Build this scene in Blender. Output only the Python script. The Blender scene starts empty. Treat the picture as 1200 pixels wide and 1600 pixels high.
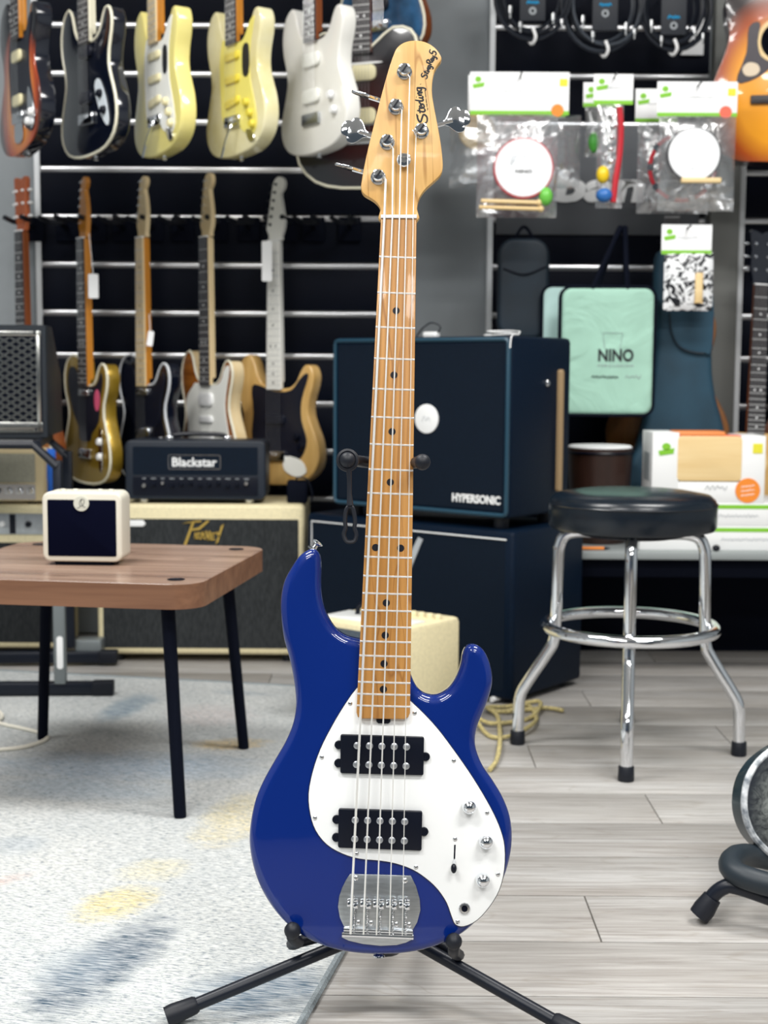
import bpy, math, random
from mathutils import Matrix, Vector
from mathutils.geometry import delaunay_2d_cdt
random.seed(7)
scene = bpy.context.scene
COL = scene.collection
R = math.radians

# ------------------------------------------------------------------ camera
FPX, CAM_H, PITCH, ROLL = 2200.0, 0.853, R(5.84), R(0.35)
CAM = Vector((0, 0, CAM_H))
_f = Vector((0, math.cos(PITCH), -math.sin(PITCH)))
_u0 = Vector((0, math.sin(PITCH), math.cos(PITCH)))
_r0 = Vector((1, 0, 0))
_r = _r0 * math.cos(ROLL) + _u0 * math.sin(ROLL)
_u = _u0 * math.cos(ROLL) - _r0 * math.sin(ROLL)
cd = bpy.data.cameras.new('camera')
cam = bpy.data.objects.new('camera', cd)
COL.objects.link(cam)
cam.matrix_world = Matrix(((_r.x, _u.x, -_f.x, 0), (_r.y, _u.y, -_f.y, 0), (_r.z, _u.z, -_f.z, CAM_H), (0, 0, 0, 1)))
cd.sensor_fit = 'VERTICAL'
cd.sensor_height = 36.0
cd.sensor_width = 27.0
cd.lens = 36.0 * FPX / 1600.0
cd.clip_start = 0.05
cd.dof.use_dof = True
cd.dof.focus_distance = 1.78
cd.dof.aperture_fstop = 6.6
scene.camera = cam

# ------------------------------------------------------------------ world, lights, exposure
world = bpy.data.worlds.new('world')
scene.world = world
world.use_nodes = True
bg = world.node_tree.nodes['Background']
bg.inputs[0].default_value = (0.70, 0.85, 1.0, 1)
bg.inputs[1].default_value = 0.06
vs = scene.view_settings
vs.view_transform = 'Standard'
vs.look = 'None'
vs.gamma = 1.0
vs.use_curve_mapping = False
vs.exposure = 0.7
CEIL = 2.95
LAMPS = [(-1.15, 0.2), (1.15, 0.2), (-1.15, 2.25), (1.15, 2.25), (-1.15, -1.8), (1.15, -1.8)]
LAMP_W = 37.0
for i, (lx, ly) in enumerate(LAMPS):
    ld = bpy.data.lights.new('ceiling_panel_light', 'AREA')
    ld.shape = 'RECTANGLE'; ld.size = 1.15; ld.size_y = 0.55
    ld.energy = LAMP_W; ld.color = (1.0, 0.985, 0.96)
    lo = bpy.data.objects.new('ceiling_panel_light', ld)
    lo.location = (lx, ly, CEIL - 0.06)
    COL.objects.link(lo)

# ------------------------------------------------------------------ pixel helpers (pixel of the 1200x1600 frame -> real place)
def ray(px, py):
    return _f + _r * ((px - 600.0) / FPX) + _u * ((800.0 - py) / FPX)
def at(px, py, Y):
    d = ray(px, py); return CAM + d * (Y / d.y)
def onz(px, py, z=0.0):
    d = ray(px, py); return CAM + d * ((z - CAM_H) / d.z)

# ------------------------------------------------------------------ materials
def lin(c):
    if isinstance(c, str):
        c = c.lstrip('#'); c = [int(c[i:i + 2], 16) / 255.0 for i in (0, 2, 4)]
        c = [x / 12.92 if x <= 0.04045 else ((x + 0.055) / 1.055) ** 2.4 for x in c]
    return (c[0], c[1], c[2], 1.0)
MATS = {}
def pmat(name, col, rough=0.5, metal=0.0, coat=0.0, noise=0.0, nscale=30.0, stretch=(1, 1, 1), bump=0.0, spec=0.5, col2=None):
    if name in MATS: return MATS[name]
    m = bpy.data.materials.new(name); m.use_nodes = True
    nt = m.node_tree; b = nt.nodes['Principled BSDF']
    b.inputs['Base Color'].default_value = lin(col)
    b.inputs['Roughness'].default_value = rough
    b.inputs['Metallic'].default_value = metal
    b.inputs['Coat Weight'].default_value = coat
    b.inputs['Coat Roughness'].default_value = 0.04
    b.inputs['Specular IOR Level'].default_value = spec
    if noise > 0 or bump > 0:
        tc = nt.nodes.new('ShaderNodeTexCoord'); mp = nt.nodes.new('ShaderNodeMapping')
        mp.inputs['Scale'].default_value = stretch
        nt.links.new(tc.outputs['Object'], mp.inputs[0])
        nz = nt.nodes.new('ShaderNodeTexNoise'); nz.inputs['Scale'].default_value = nscale; nz.inputs['Detail'].default_value = 5
        nt.links.new(mp.outputs[0], nz.inputs[0])
        if noise > 0:
            mx = nt.nodes.new('ShaderNodeMixRGB')
            c = lin(col); d = lin(col2) if col2 else tuple(x * (1 - noise) for x in c[:3]) + (1,)
            rp = nt.nodes.new('ShaderNodeMapRange')
            rp.inputs[1].default_value = 0.35; rp.inputs[2].default_value = 0.65
            nt.links.new(nz.outputs[0], rp.inputs[0])
            nt.links.new(rp.outputs[0], mx.inputs[0])
            mx.inputs[1].default_value = c; mx.inputs[2].default_value = d
            nt.links.new(mx.outputs[0], b.inputs['Base Color'])
        if bump > 0:
            bp = nt.nodes.new('ShaderNodeBump'); bp.inputs['Strength'].default_value = bump; bp.inputs['Distance'].default_value = 0.002
            nt.links.new(nz.outputs[0], bp.inputs['Height']); nt.links.new(bp.outputs[0], b.inputs['Normal'])
    MATS[name] = m
    return m
class NT:
    """tiny node helper"""
    def __init__(s, m):
        s.m = m; s.t = m.node_tree; s.b = s.t.nodes['Principled BSDF']
    def n(s, typ, **kw):
        x = s.t.nodes.new(typ)
        for k, v in kw.items(): setattr(x, k, v)
        return x
    def l(s, a, b): s.t.links.new(a, b)
    def mapped(s, src='Object', loc=(0, 0, 0), rot=(0, 0, 0), sc=(1, 1, 1), typ='POINT'):
        if not hasattr(s, 'tc'): s.tc = s.n('ShaderNodeTexCoord')
        mp = s.n('ShaderNodeMapping', vector_type=typ)
        mp.inputs['Location'].default_value = loc; mp.inputs['Rotation'].default_value = rot; mp.inputs['Scale'].default_value = sc
        s.l(s.tc.outputs[src], mp.inputs[0]); return mp.outputs[0]
    def noise(s, vec, scale, detail=4, rough=0.55, dist=0.0):
        z = s.n('ShaderNodeTexNoise'); z.inputs['Scale'].default_value = scale; z.inputs['Detail'].default_value = detail
        z.inputs['Roughness'].default_value = rough; z.inputs['Distortion'].default_value = dist
        s.l(vec, z.inputs[0]); return z.outputs[0]
    def rng(s, v, a, b, c=0.0, d=1.0):
        z = s.n('ShaderNodeMapRange')
        for i, x in enumerate((a, b, c, d)): z.inputs[i + 1].default_value = x
        s.l(v, z.inputs[0]); return z.outputs[0]
    def math(s, op, a, b=None):
        z = s.n('ShaderNodeMath', operation=op)
        for i, x in enumerate((a, b)):
            if x is None: continue
            if isinstance(x, (int, float)): z.inputs[i].default_value = x
            else: s.l(x, z.inputs[i])
        return z.outputs[0]
    def mix(s, fac, a, b, blend='MIX'):
        z = s.n('ShaderNodeMixRGB', blend_type=blend)
        for i, x in enumerate((fac, a, b)):
            if isinstance(x, (int, float)): z.inputs[i].default_value = x
            elif isinstance(x, (tuple, str)): z.inputs[i].default_value = lin(x)
            else: s.l(x, z.inputs[i])
        return z.outputs[0]
    def color(s, c): s.l(c, s.b.inputs['Base Color'])
    def bump(s, h, strength=0.3, dist=0.002):
        z = s.n('ShaderNodeBump'); z.inputs['Strength'].default_value = strength; z.inputs['Distance'].default_value = dist
        s.l(h, z.inputs['Height']); s.l(z.outputs[0], s.b.inputs['Normal'])

def wood(name, c1, c2, axis=1, scale=1.0, rough=0.4, coat=0.0, line=None, freq=1.0):
    """straight-grained wood along a local axis"""
    if name in MATS: return MATS[name]
    m = pmat(name, c1, rough, coat=coat); k = NT(m)
    sc = [34.0 * scale] * 3; sc[axis] = 2.2 * scale
    v = k.mapped(sc=tuple(sc))
    a = k.noise(v, 1.0, 6, 0.6, 0.4)
    col = k.mix(k.rng(a, 0.3, 0.7), c1, c2)
    if line:
        sc2 = [16.0 * scale * freq] * 3; sc2[axis] = 1.3 * scale * freq
        w = k.noise(k.mapped(sc=tuple(sc2)), 1.0, 2, 0.4, 0.6)
        fr = k.math('FRACT', k.math('MULTIPLY', w, 7.0))
        edge = k.rng(k.math('ABSOLUTE', k.math('SUBTRACT', fr, 0.5)), 0.0, 0.06, 0.75, 0.0)
        col = k.mix(edge, col, line)
    k.color(col)
    return m

# ------------------------------------------------------------------ mesh building
RX90 = Matrix.Rotation(R(90), 4, 'X')
def T(x, y=0, z=0):
    if isinstance(x, (tuple, list, Vector)): return Matrix.Translation(Vector(x))
    return Matrix.Translation((x, y, z))
def RZ(a): return Matrix.Rotation(a, 4, 'Z')
def RXm(a): return Matrix.Rotation(a, 4, 'X')
def RYm(a): return Matrix.Rotation(a, 4, 'Y')
def front(x=0, y=0, z=0): return T(x, y, z) @ RX90     # outline (x,z), thickness towards -Y

def spline(pts, n=6, closed=True):
    out = []; N = len(pts); P = [Vector((p[0], p[1], p[2] if len(p) > 2 else 0)) for p in pts]
    rng = range(N) if closed else range(N - 1)
    for i in rng:
        if closed: p0, p1, p2, p3 = P[(i - 1) % N], P[i], P[(i + 1) % N], P[(i + 2) % N]
        else: p0, p1, p2, p3 = P[max(i - 1, 0)], P[i], P[i + 1], P[min(i + 2, N - 1)]
        for j in range(n):
            t = j / n
            out.append(0.5 * ((2 * p1) + (-p0 + p2) * t + (2 * p0 - 5 * p1 + 4 * p2 - p3) * t * t + (-p0 + 3 * p1 - 3 * p2 + p3) * t ** 3))
    if not closed: out.append(P[-1])
    return out
def rrect(w, h, r, cx=0, cy=0, n=4):
    o = []
    for sx, sy, a in ((1, 1, 0), (-1, 1, 90), (-1, -1, 180), (1, -1, 270)):
        for i in range(n + 1):
            t = R(a + 90 * i / n)
            o.append((cx + sx * (w / 2 - r) + r * math.cos(t), cy + sy * (h / 2 - r) + r * math.sin(t)))
    return o
def disc(r, n=16, cx=0, cy=0, ry=None):
    return [(cx + r * math.cos(2 * math.pi * i / n), cy + (ry or r) * math.sin(2 * math.pi * i / n)) for i in range(n)]

def _cap(P):
    n = len(P)
    out, _, faces, ov, _, _ = delaunay_2d_cdt(P, [(i, (i + 1) % n) for i in range(n)], [], 1, 1e-7)
    res = []
    for f in faces:
        idx = []
        for v in f:
            o = ov[v]
            idx.append(o[0] if o else min(range(n), key=lambda i: (P[i] - out[v]).length))
        if len(set(idx)) == 3:
            a, b, c = (P[i] for i in idx)
            if (b - a).cross(c - a) < 0: idx.reverse()
            res.append(idx)
    return res
class MB:
    def __init__(s): s.v = []; s.f = []; s.sm = []
    def _add(s, vs, fs, mx=None, smooth=True):
        o = len(s.v)
        for p in vs:
            p = Vector(p); s.v.append(tuple(mx @ p) if mx is not None else tuple(p))
        flip = mx is not None and mx.to_3x3().determinant() < 0
        for f in fs:
            f = [i + o for i in f]
            s.f.append(f[::-1] if flip else f); s.sm.append(smooth)
        return s
    def prism(s, pts, z0, z1, rf=0.0, rb=0.0, seg=3, mx=None):
        P = [Vector((p[0], p[1])) for p in pts]
        A = sum(P[i].x * P[(i + 1) % len(P)].y - P[(i + 1) % len(P)].x * P[i].y for i in range(len(P)))
        if A < 0: P.reverse()
        n = len(P); N = []
        for i in range(n):
            a = P[i] - P[i - 1]; b = P[(i + 1) % n] - P[i]
            a = Vector((-a.y, a.x)).normalized() if a.length > 1e-9 else Vector((0, 0)); b = Vector((-b.y, b.x)).normalized() if b.length > 1e-9 else Vector((0, 0))
            c = a + b
            if c.length < 1e-6: c = a
            c.normalize(); k = max(0.5, c.dot(a)); N.append(c / k)
        rings = []
        if rb > 0:
            for i in range(seg + 1):
                t = math.pi / 2 * i / seg; rings.append((rb * (1 - math.sin(t)), z0 + rb * (1 - math.cos(t))))
        else: rings.append((0, z0))
        if rf > 0:
            for i in range(seg + 1):
                t = math.pi / 2 * i / seg; rings.append((rf * (1 - math.cos(t)), z1 - rf * (1 - math.sin(t))))
        else: rings.append((0, z1))
        vs = []
        for ins, z in rings:
            for i in range(n):
                q = P[i] + N[i] * ins; vs.append((q.x, q.y, z))
        fs = []
        for k in range(len(rings) - 1):
            for i in range(n):
                j = (i + 1) % n; fs.append([k * n + i, k * n + j, (k + 1) * n + j, (k + 1) * n + i])
        L = (len(rings) - 1) * n
        if n > 30:
            for off, flip in ((0, True), (L, False)):
                tri = _cap([Vector(vs[off + i][:2]) for i in range(n)])
                for t in tri:
                    t = [off + i for i in t]; fs.append(t[::-1] if flip else t)
        else:
            fs.append(list(range(n))[::-1]); fs.append([L + i for i in range(n)])
        return s._add(vs, fs, mx)
    def rbox(s, cx, cy, cz, sx, sy, sz, r=0.0, mx=None, cr=None, n=3):
        """box centred in x,y; cz = centre; cr = corner radius in plan"""
        c = r if cr is None else cr
        pts = rrect(sx, sy, c, cx, cy, n) if c > 0 else [(cx + sx / 2, cy + sy / 2), (cx - sx / 2, cy + sy / 2), (cx - sx / 2, cy - sy / 2), (cx + sx / 2, cy - sy / 2)]
        return s.prism(pts, cz - sz / 2, cz + sz / 2, r, r, 2, mx)
    def tube(s, path, r, seg=8, closed=False, mx=None, sy=1.0):
        P = [Vector(p) for p in path]; n = len(P); rr = r if isinstance(r, (list, tuple)) else [r] * n
        tan = []
        for i in range(n):
            if closed: t = P[(i + 1) % n] - P[i - 1]
            else: t = P[min(i + 1, n - 1)] - P[max(i - 1, 0)]
            tan.append(t.normalized())
        up = Vector((0, 0, 1)) if abs(tan[0].z) < 0.9 else Vector((1, 0, 0))
        a = tan[0].cross(up).normalized(); fr = [a]
        for i in range(1, n):
            q = tan[i - 1].rotation_difference(tan[i]); fr.append((q @ fr[-1]).normalized())
        vs = []; fs = []
        for i in range(n):
            b = tan[i].cross(fr[i])
            for k in range(seg):
                t = 2 * math.pi * k / seg
                vs.append(P[i] + (fr[i] * math.cos(t) + b * math.sin(t) * sy) * rr[i])
        m = n if closed else n - 1
        off = 0
        if closed:
            q = tan[-1].rotation_difference(tan[0]); e = q @ fr[-1]
            best = 1e9
            for k in range(seg):
                t = 2 * math.pi * k / seg; d = (fr[0] * math.cos(t) + tan[0].cross(fr[0]) * math.sin(t) - e).length
                if d < best: best = d; off = k
        for i in range(m):
            j = (i + 1) % n; o = off if (closed and j == 0) else 0
            for k in range(seg):
                l = (k + 1) % seg
                fs.append([i * seg + k, i * seg + l, j * seg + (l + o) % seg, j * seg + (k + o) % seg])
        if not closed:
            fs.append(list(range(seg))[::-1]); fs.append([(n - 1) * seg + k for k in range(seg)])
        return s._add(vs, fs, mx)
    def lathe(s, prof, seg=20, mx=None):
        """prof = [(r,z)] from bottom to top, about local Z"""
        vs = []; fs = []; n = len(prof)
        for r, z in prof:
            for k in range(seg):
                t = 2 * math.pi * k / seg; vs.append((r * math.cos(t), r * math.sin(t), z))
        for i in range(n - 1):
            for k in range(seg):
                l = (k + 1) % seg; fs.append([i * seg + k, i * seg + l, (i + 1) * seg + l, (i + 1) * seg + k])
        if prof[0][0] > 1e-6: fs.append(list(range(seg))[::-1])
        if prof[-1][0] > 1e-6: fs.append([(n - 1) * seg + k for k in range(seg)])
        return s._add(vs, fs, mx)
    def ball(s, c, r, seg=14, rings=8, sc=(1, 1, 1), mx=None):
        prof = [(max(1e-7, r * math.sin(math.pi * i / rings)), -r * math.cos(math.pi * i / rings)) for i in range(rings + 1)]
        m = T(*c) @ Matrix.Diagonal((*sc, 1))
        return s.lathe(prof, seg, (mx @ m) if mx is not None else m)
    def pillow(s, w, h, d, nx=10, ny=10, power=0.5, mx=None, wob=0.0, seed=0):
        """soft bag lying in XY, puffed in Z, pinched at the rim"""
        rnd = random.Random(seed); vs = []; fs = []
        def zz(i, j):
            a = math.sin(math.pi * i / nx); b = math.sin(math.pi * j / ny)
            return max(0, a * b) ** power
        W = [[rnd.uniform(-1, 1) * wob for _ in range(ny + 1)] for _ in range(nx + 1)]
        for side in (1, -1):
            for i in range(nx + 1):
                for j in range(ny + 1):
                    e = zz(i, j); vs.append((-w / 2 + w * i / nx, -h / 2 + h * j / ny, side * (d / 2 * e + (W[i][j] * e) + 0.0006)))
        o = (nx + 1) * (ny + 1)
        for i in range(nx):
            for j in range(ny):
                a = i * (ny + 1) + j; q = [a, a + ny + 1, a + ny + 2, a + 1]
                fs.append(q); fs.append([x + o for x in q][::-1])
        rim = [i * (ny + 1) for i in range(nx + 1)] + [nx * (ny + 1) + j for j in range(1, ny + 1)] + [i * (ny + 1) + ny for i in range(nx - 1, -1, -1)] + [j for j in range(ny - 1, 0, -1)]
        for k in range(len(rim)):
            a, b = rim[k], rim[(k + 1) % len(rim)]; fs.append([a, a + o, b + o, b])
        return s._add(vs, fs, mx)
    def mesh(s, name):
        me = bpy.data.meshes.new(name); me.from_pydata(s.v, [], s.f)
        me.polygons.foreach_set('use_smooth', s.sm)
        me.update(); me.set_sharp_from_angle(angle=R(38))
        return me
    def build(s, name, m, parent=None, label=None, **kw):
        me = s.mesh(name)
        if m is not None: me.materials.append(m)
        return link(name, me, parent, label, **kw)
def link(name, me, parent=None, label=None, cat=None, group=None, kind=None, mx=None):
    o = bpy.data.objects.new(name, me); COL.objects.link(o)
    if mx is not None: o.matrix_world = mx
    if parent is not None: o.parent = parent
    if label: o['label'] = label
    if cat: o['category'] = cat
    if group: o['group'] = group
    if kind: o['kind'] = kind
    return o
def thing(name, label, cat, mx=None, group=None):
    return link(name, None, None, label, cat, group, None, mx)
def text_mesh(body, w=None, h=None, shear=0.0, bold=0.0, extrude=0.001, space=1.0):
    """flat lettering in XY fitted to w x h, centred, thickness in +Z"""
    cu = bpy.data.curves.new('lettering', 'FONT'); cu.body = body; cu.size = 1.0; cu.shear = shear; cu.offset = bold; cu.space_character = space
    cu.resolution_u = 3
    ob = bpy.data.objects.new('lettering', cu); me = bpy.data.meshes.new_from_object(ob)
    bpy.data.objects.remove(ob); bpy.data.curves.remove(cu)
    xs = [v.co.x for v in me.vertices]; ys = [v.co.y for v in me.vertices]
    W = max(xs) - min(xs); H = max(ys) - min(ys); cx = (max(xs) + min(xs)) / 2; cy = (max(ys) + min(ys)) / 2
    if w and h: sx, sy = w / W, h / H
    elif w: sx = sy = w / W
    else: sx = sy = h / H
    for v in me.vertices: v.co = ((v.co.x - cx) * sx, (v.co.y - cy) * sy, 0.0)
    F = [list(p.vertices) for p in me.polygons]; V = [tuple(v.co) for v in me.vertices]
    bpy.data.meshes.remove(me)
    mb = MB(); n = len(V)
    cnt = {}
    for f in F:
        for a, b in zip(f, f[1:] + f[:1]): cnt[(a, b)] = 1
    fs = [f for f in F] + [[i + n for i in f][::-1] for f in F]
    fs += [[b, a, a + n, b + n] for (a, b) in cnt if (b, a) not in cnt]
    mb._add([(x, y, extrude) for x, y, z in V] + V, fs, smooth=False)
    return mb
def scribble(name, m, parent, mx, w, h, r=.0008, n=9, seed=0):
    """unreadably small print: a wavy pen line"""
    rnd = random.Random(seed); pts = [(-w / 2 + w * i / n, h / 2 * (1 if i % 2 else -1) * rnd.uniform(.3, 1), 0) for i in range(n + 1)]
    q = MB(); q.tube([mx @ p for p in spline(pts, 3, False)], r, 4); return q.build(name, m, parent)
def letter(name, body, m, parent, mx, **kw):
    mb = text_mesh(body, **kw); mb.v = [tuple(mx @ Vector(p)) for p in mb.v]
    return mb.build(name, m, parent)
# ------------------------------------------------------------------ shared materials
BLACK = pmat('black_plastic', (0.0012, 0.003, 0.010), 0.35, spec=0.3)
BLACKM = pmat('black_matte', (0.0010, 0.0025, 0.009), 0.75, spec=0.12)
BLACKT = pmat('black_tube', (0.003, 0.006, 0.014), 0.38, spec=.4)
RUBBER = pmat('black_rubber', (0.004, 0.006, 0.012), 0.5, spec=.4)
NAVYTOLEX = pmat('navy_tolex', (0.0018, 0.009, 0.024), 0.5, noise=0.35, nscale=180, bump=0.3, spec=.14)
NAVYGRILLE = pmat('navy_grille', (0.0015, 0.008, 0.020), 0.8, noise=0.4, nscale=400, spec=0.2)
CHROME = pmat('chrome', (0.82, 0.84, 0.87), 0.07, 1.0)
NICKEL = pmat('nickel', (0.68, 0.69, 0.70), 0.22, 1.0)
STEEL = pmat('brushed_steel', (0.55, 0.58, 0.60), 0.34, 1.0, noise=0.2, nscale=40, stretch=(1, 8, 1))
ALU = pmat('aluminium_slat', (0.72, 0.73, 0.75), 0.30, 0.85)
WHITE = pmat('white_plastic', '#f2f3f3', 0.35)
PAPER = pmat('white_paper', '#f6f7f8', 0.7)
CREAM = pmat('cream_tolex', '#e9ddb4', 0.55, noise=0.12, nscale=120, bump=0.15)
TAN = pmat('tan_tolex', '#c9a66b', 0.6, noise=0.15, nscale=90)
GREEN = pmat('lime_green_print', '#7fc32e', 0.6)
ORANGE = pmat('orange_print', '#ee8a2c', 0.6)
CORAL = pmat('coral_print', '#ee6a52', 0.6)
YELLOW = pmat('yellow_print', '#e4dc3a', 0.6)
GREYINK = pmat('grey_ink', '#9aa0a4', 0.7)
DARKINK = pmat('dark_ink', '#14161e', 0.6)
PALEWOOD = wood('pale_wood', '#ecd3a0', '#dfbf86', axis=0, rough=0.5)
MAPLE = wood('maple_neck', '#c5904d', '#ad793c', axis=1, scale=1.6, rough=0.38, coat=0.25, line='#8d5a26')
HEADMAPLE = wood('maple_headstock', '#e3b873', '#d3a05a', axis=1, scale=1.5, rough=0.42, coat=0.08, line='#a06c2c', freq=.8)
AMBERNECK = wood('amber_neck', '#d08a2e', '#b8741f', axis=1, scale=1.0, rough=0.3, coat=0.4)
PALENECK = wood('pale_maple_neck', '#e6d2a8', '#dbc190', axis=1, scale=1.0, rough=0.35, coat=0.3)
WHITENECK = pmat('white_neck', '#efefe9', 0.4)
ROSEWOOD = wood('rosewood_board', '#3a3537', '#2a2628', axis=1, scale=1.2, rough=0.55)
MAHOG = wood('mahogany', '#8a4a22', '#6d3616', axis=1, scale=0.8, rough=0.35, coat=0.3)

# ------------------------------------------------------------------ room shell
WALL_Y = 4.47
GREYWALL = pmat('grey_wall_paint', '#90969a', 0.75, noise=0.08, nscale=6)
COLUMN = pmat('warm_grey_paint', '#7d7f7c', 0.75, noise=0.08, nscale=6)
CEILM = pmat('ceiling_paint', '#e8e9ea', 0.9)
SIDEWALL = pmat('side_wall_paint', '#aab0b4', 0.9)
b = MB(); b.rbox(0, 1.0, -0.03, 7.4, 7.4, 0.05); floor = b.build('floor', pmat('floor_joint', '#6f6a63', 0.8), kind='structure')
b = MB(); b.rbox(0, WALL_Y + 0.06, CEIL / 2, 7.4, 0.12, CEIL); wall = b.build('wall_back', GREYWALL, kind='structure')
b = MB(); b.rbox(-3.65, 1.0, CEIL / 2, 0.1, 7.0, CEIL); b.build('wall_left', SIDEWALL, kind='structure')
b = MB(); b.rbox(3.65, 1.0, CEIL / 2, 0.1, 7.0, CEIL); b.build('wall_right', SIDEWALL, kind='structure')
b = MB(); b.rbox(0, 1.0, CEIL + 0.04, 7.4, 7.1, 0.06); b.build('ceiling', CEILM, kind='structure')
for i, (lx, ly) in enumerate(LAMPS):
    b = MB()
    o = thing('ceiling_lamp', 'flat white rectangular lamp panel fixed under the ceiling', 'lamp', T(lx, ly, CEIL - 0.04), 'ceiling lamp panels')
    for sx, sy, w, d in ((0, .295, 1.24, .03), (0, -.295, 1.24, .03), (.605, 0, .03, .56), (-.605, 0, .03, .56)):
        q = MB(); q.rbox(sx, sy, 0.025, w, d, 0.05, 0.003); q.build('frame', ALU, o)
    q = MB(); q.rbox(0, 0, 0.035, 1.18, .56, 0.01); q.build('diffuser', WHITE, o)

# planks: real boards running across the view
pm = pmat('plank_oak', '#c9c6c0', 0.42); k = NT(pm)
oi = k.n('ShaderNodeObjectInfo')
vec = k.mapped(sc=(1.0, 1.0, 1.0))
va = k.n('ShaderNodeVectorMath', operation='ADD'); k.l(vec, va.inputs[0])
cmb = k.n('ShaderNodeCombineXYZ'); k.l(k.math('MULTIPLY', oi.outputs['Random'], 37.0), cmb.inputs[0]); k.l(k.math('MULTIPLY', oi.outputs['Random'], 91.0), cmb.inputs[1])
k.l(cmb.outputs[0], va.inputs[1])
def msc(v, sc):
    z = k.n('ShaderNodeVectorMath', operation='MULTIPLY'); z.inputs[1].default_value = sc; k.l(v, z.inputs[0]); return z.outputs[0]
g1 = k.noise(msc(va.outputs[0], (4.0, 110, 1)), 1.0, 7, 0.7, 0.5)
g2 = k.noise(msc(va.outputs[0], (1.3, 9, 1)), 1.0, 3, 0.5, 0.8)
col = k.mix(k.rng(g2, .3, .7), '#bcbbb9', '#a29e99')
col = k.mix(k.rng(g1, .40, .72, 0, .75), col, '#6f6862')
fr = k.math('FRACT', k.math('MULTIPLY', g2, 9.0))
col = k.mix(k.rng(k.math('ABSOLUTE', k.math('SUBTRACT', fr, .5)), 0, .09, .35, 0), col, '#8b8379')
tone = k.rng(oi.outputs['Random'], 0, 1, 0.88, 1.06)
tv = k.n('ShaderNodeCombineXYZ')
for i in range(3): k.l(tone, tv.inputs[i])
col = k.mix(1.0, col, tv.outputs[0], 'MULTIPLY'); k.color(col)
k.l(k.rng(g1, .3, .8, .34, .52), k.b.inputs['Roughness'])
k.bump(g1, 0.12, 0.001)
PW, PL = 0.185, 1.26
b = MB(); b.rbox(0, 0, -0.0045, PL - 0.0022, PW - 0.0022, 0.009, 0.0012, cr=0.0); pmesh = b.mesh('plank'); pmesh.materials.append(pm)
for r_ in range(18):
    off = (0.0, 0.47, 0.86, 0.2, 0.62)[r_ % 5]
    for c_ in range(-2, 3):
        x = c_ * PL + off - 0.3
        if abs(x) > 2.6: continue
        o = link('plank', pmesh, floor); o.location = (x, 1.2 + r_ * PW, 0.0)

# slat-wall panels: dark boards with aluminium rails, each rail and each board its own piece
BOARD = pmat('dark_slat_board', (0.0012, 0.003, 0.010), 0.6, noise=0.2, nscale=8, spec=0.12)
ROWS = [at(350, py, WALL_Y).z for py in (-110, -34, 41, 117, 192, 266, 341, 415, 490, 556, 630, 704, 778)]
def slat_panel(x0, x1, zlo, hidden=()):
    zs = [z for z in ROWS if z > zlo]
    edges = sorted(zs + [zlo, min(ROWS[0] + 0.13, 2.6)])
    cx = (x0 + x1) / 2; w = x1 - x0
    for a, c in zip(edges[:-1], edges[1:]):
        q = MB(); q.rbox(0, 0, 0, w, 0.018, c - a - 0.022, 0.002, cr=0.0); o = q.build('board', BOARD, wall); o.location = (cx, WALL_Y - 0.009, (a + c) / 2)
    for z in zs:
        q = MB(); q.prism([(-.011, -.009), (.011, -.009), (.011, -.004), (.005, 0.000), (-.005, 0.000), (-.011, -.004)], -w / 2, w / 2, mx=Matrix(((0, 0, 1, 0), (0, -1, 0, 0), (1, 0, 0, 0), (0, 0, 0, 1))))
        o = q.build('slat', ALU, wall); o.location = (cx, WALL_Y - 0.012, z)
XL0, XL1 = at(64, 250, WALL_Y).x, at(637, 250, WALL_Y).x
XM0, XM1 = at(770, 250, WALL_Y).x, at(1102, 250, WALL_Y).x
XR0, XR1 = at(1158, 400, WALL_Y).x, 2.2
slat_panel(XL0, XL1, 0.32); slat_panel(XM0, XM1, 0.32); slat_panel(XR0, XR1, 0.32)
STRIP = pmat('white_edge_strip', '#f2f6f9', 0.4)
for x, z0 in ((XL0 - 0.007, 0.05), (XL1 + 0.007, 0.05), (XM0 - 0.007, 0.05), (XR0 - 0.007, 0.05)):
    q = MB(); q.rbox(0, 0, 1.3, 0.016, 0.03, 2.5, 0.002, cr=0.0); o = q.build('trim_strip', STRIP, wall); o.location = (x, WALL_Y - 0.013, 0.04)
q = MB(); cw = XR0 - XM1 - 0.03
q.rbox(0, 0, CEIL / 2, cw, 0.05, CEIL - 0.01, 0.003); o = q.build('column', COLUMN, wall); o.location = ((XM1 + XR0) / 2 - 0.005, WALL_Y - 0.025, 0)

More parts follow.
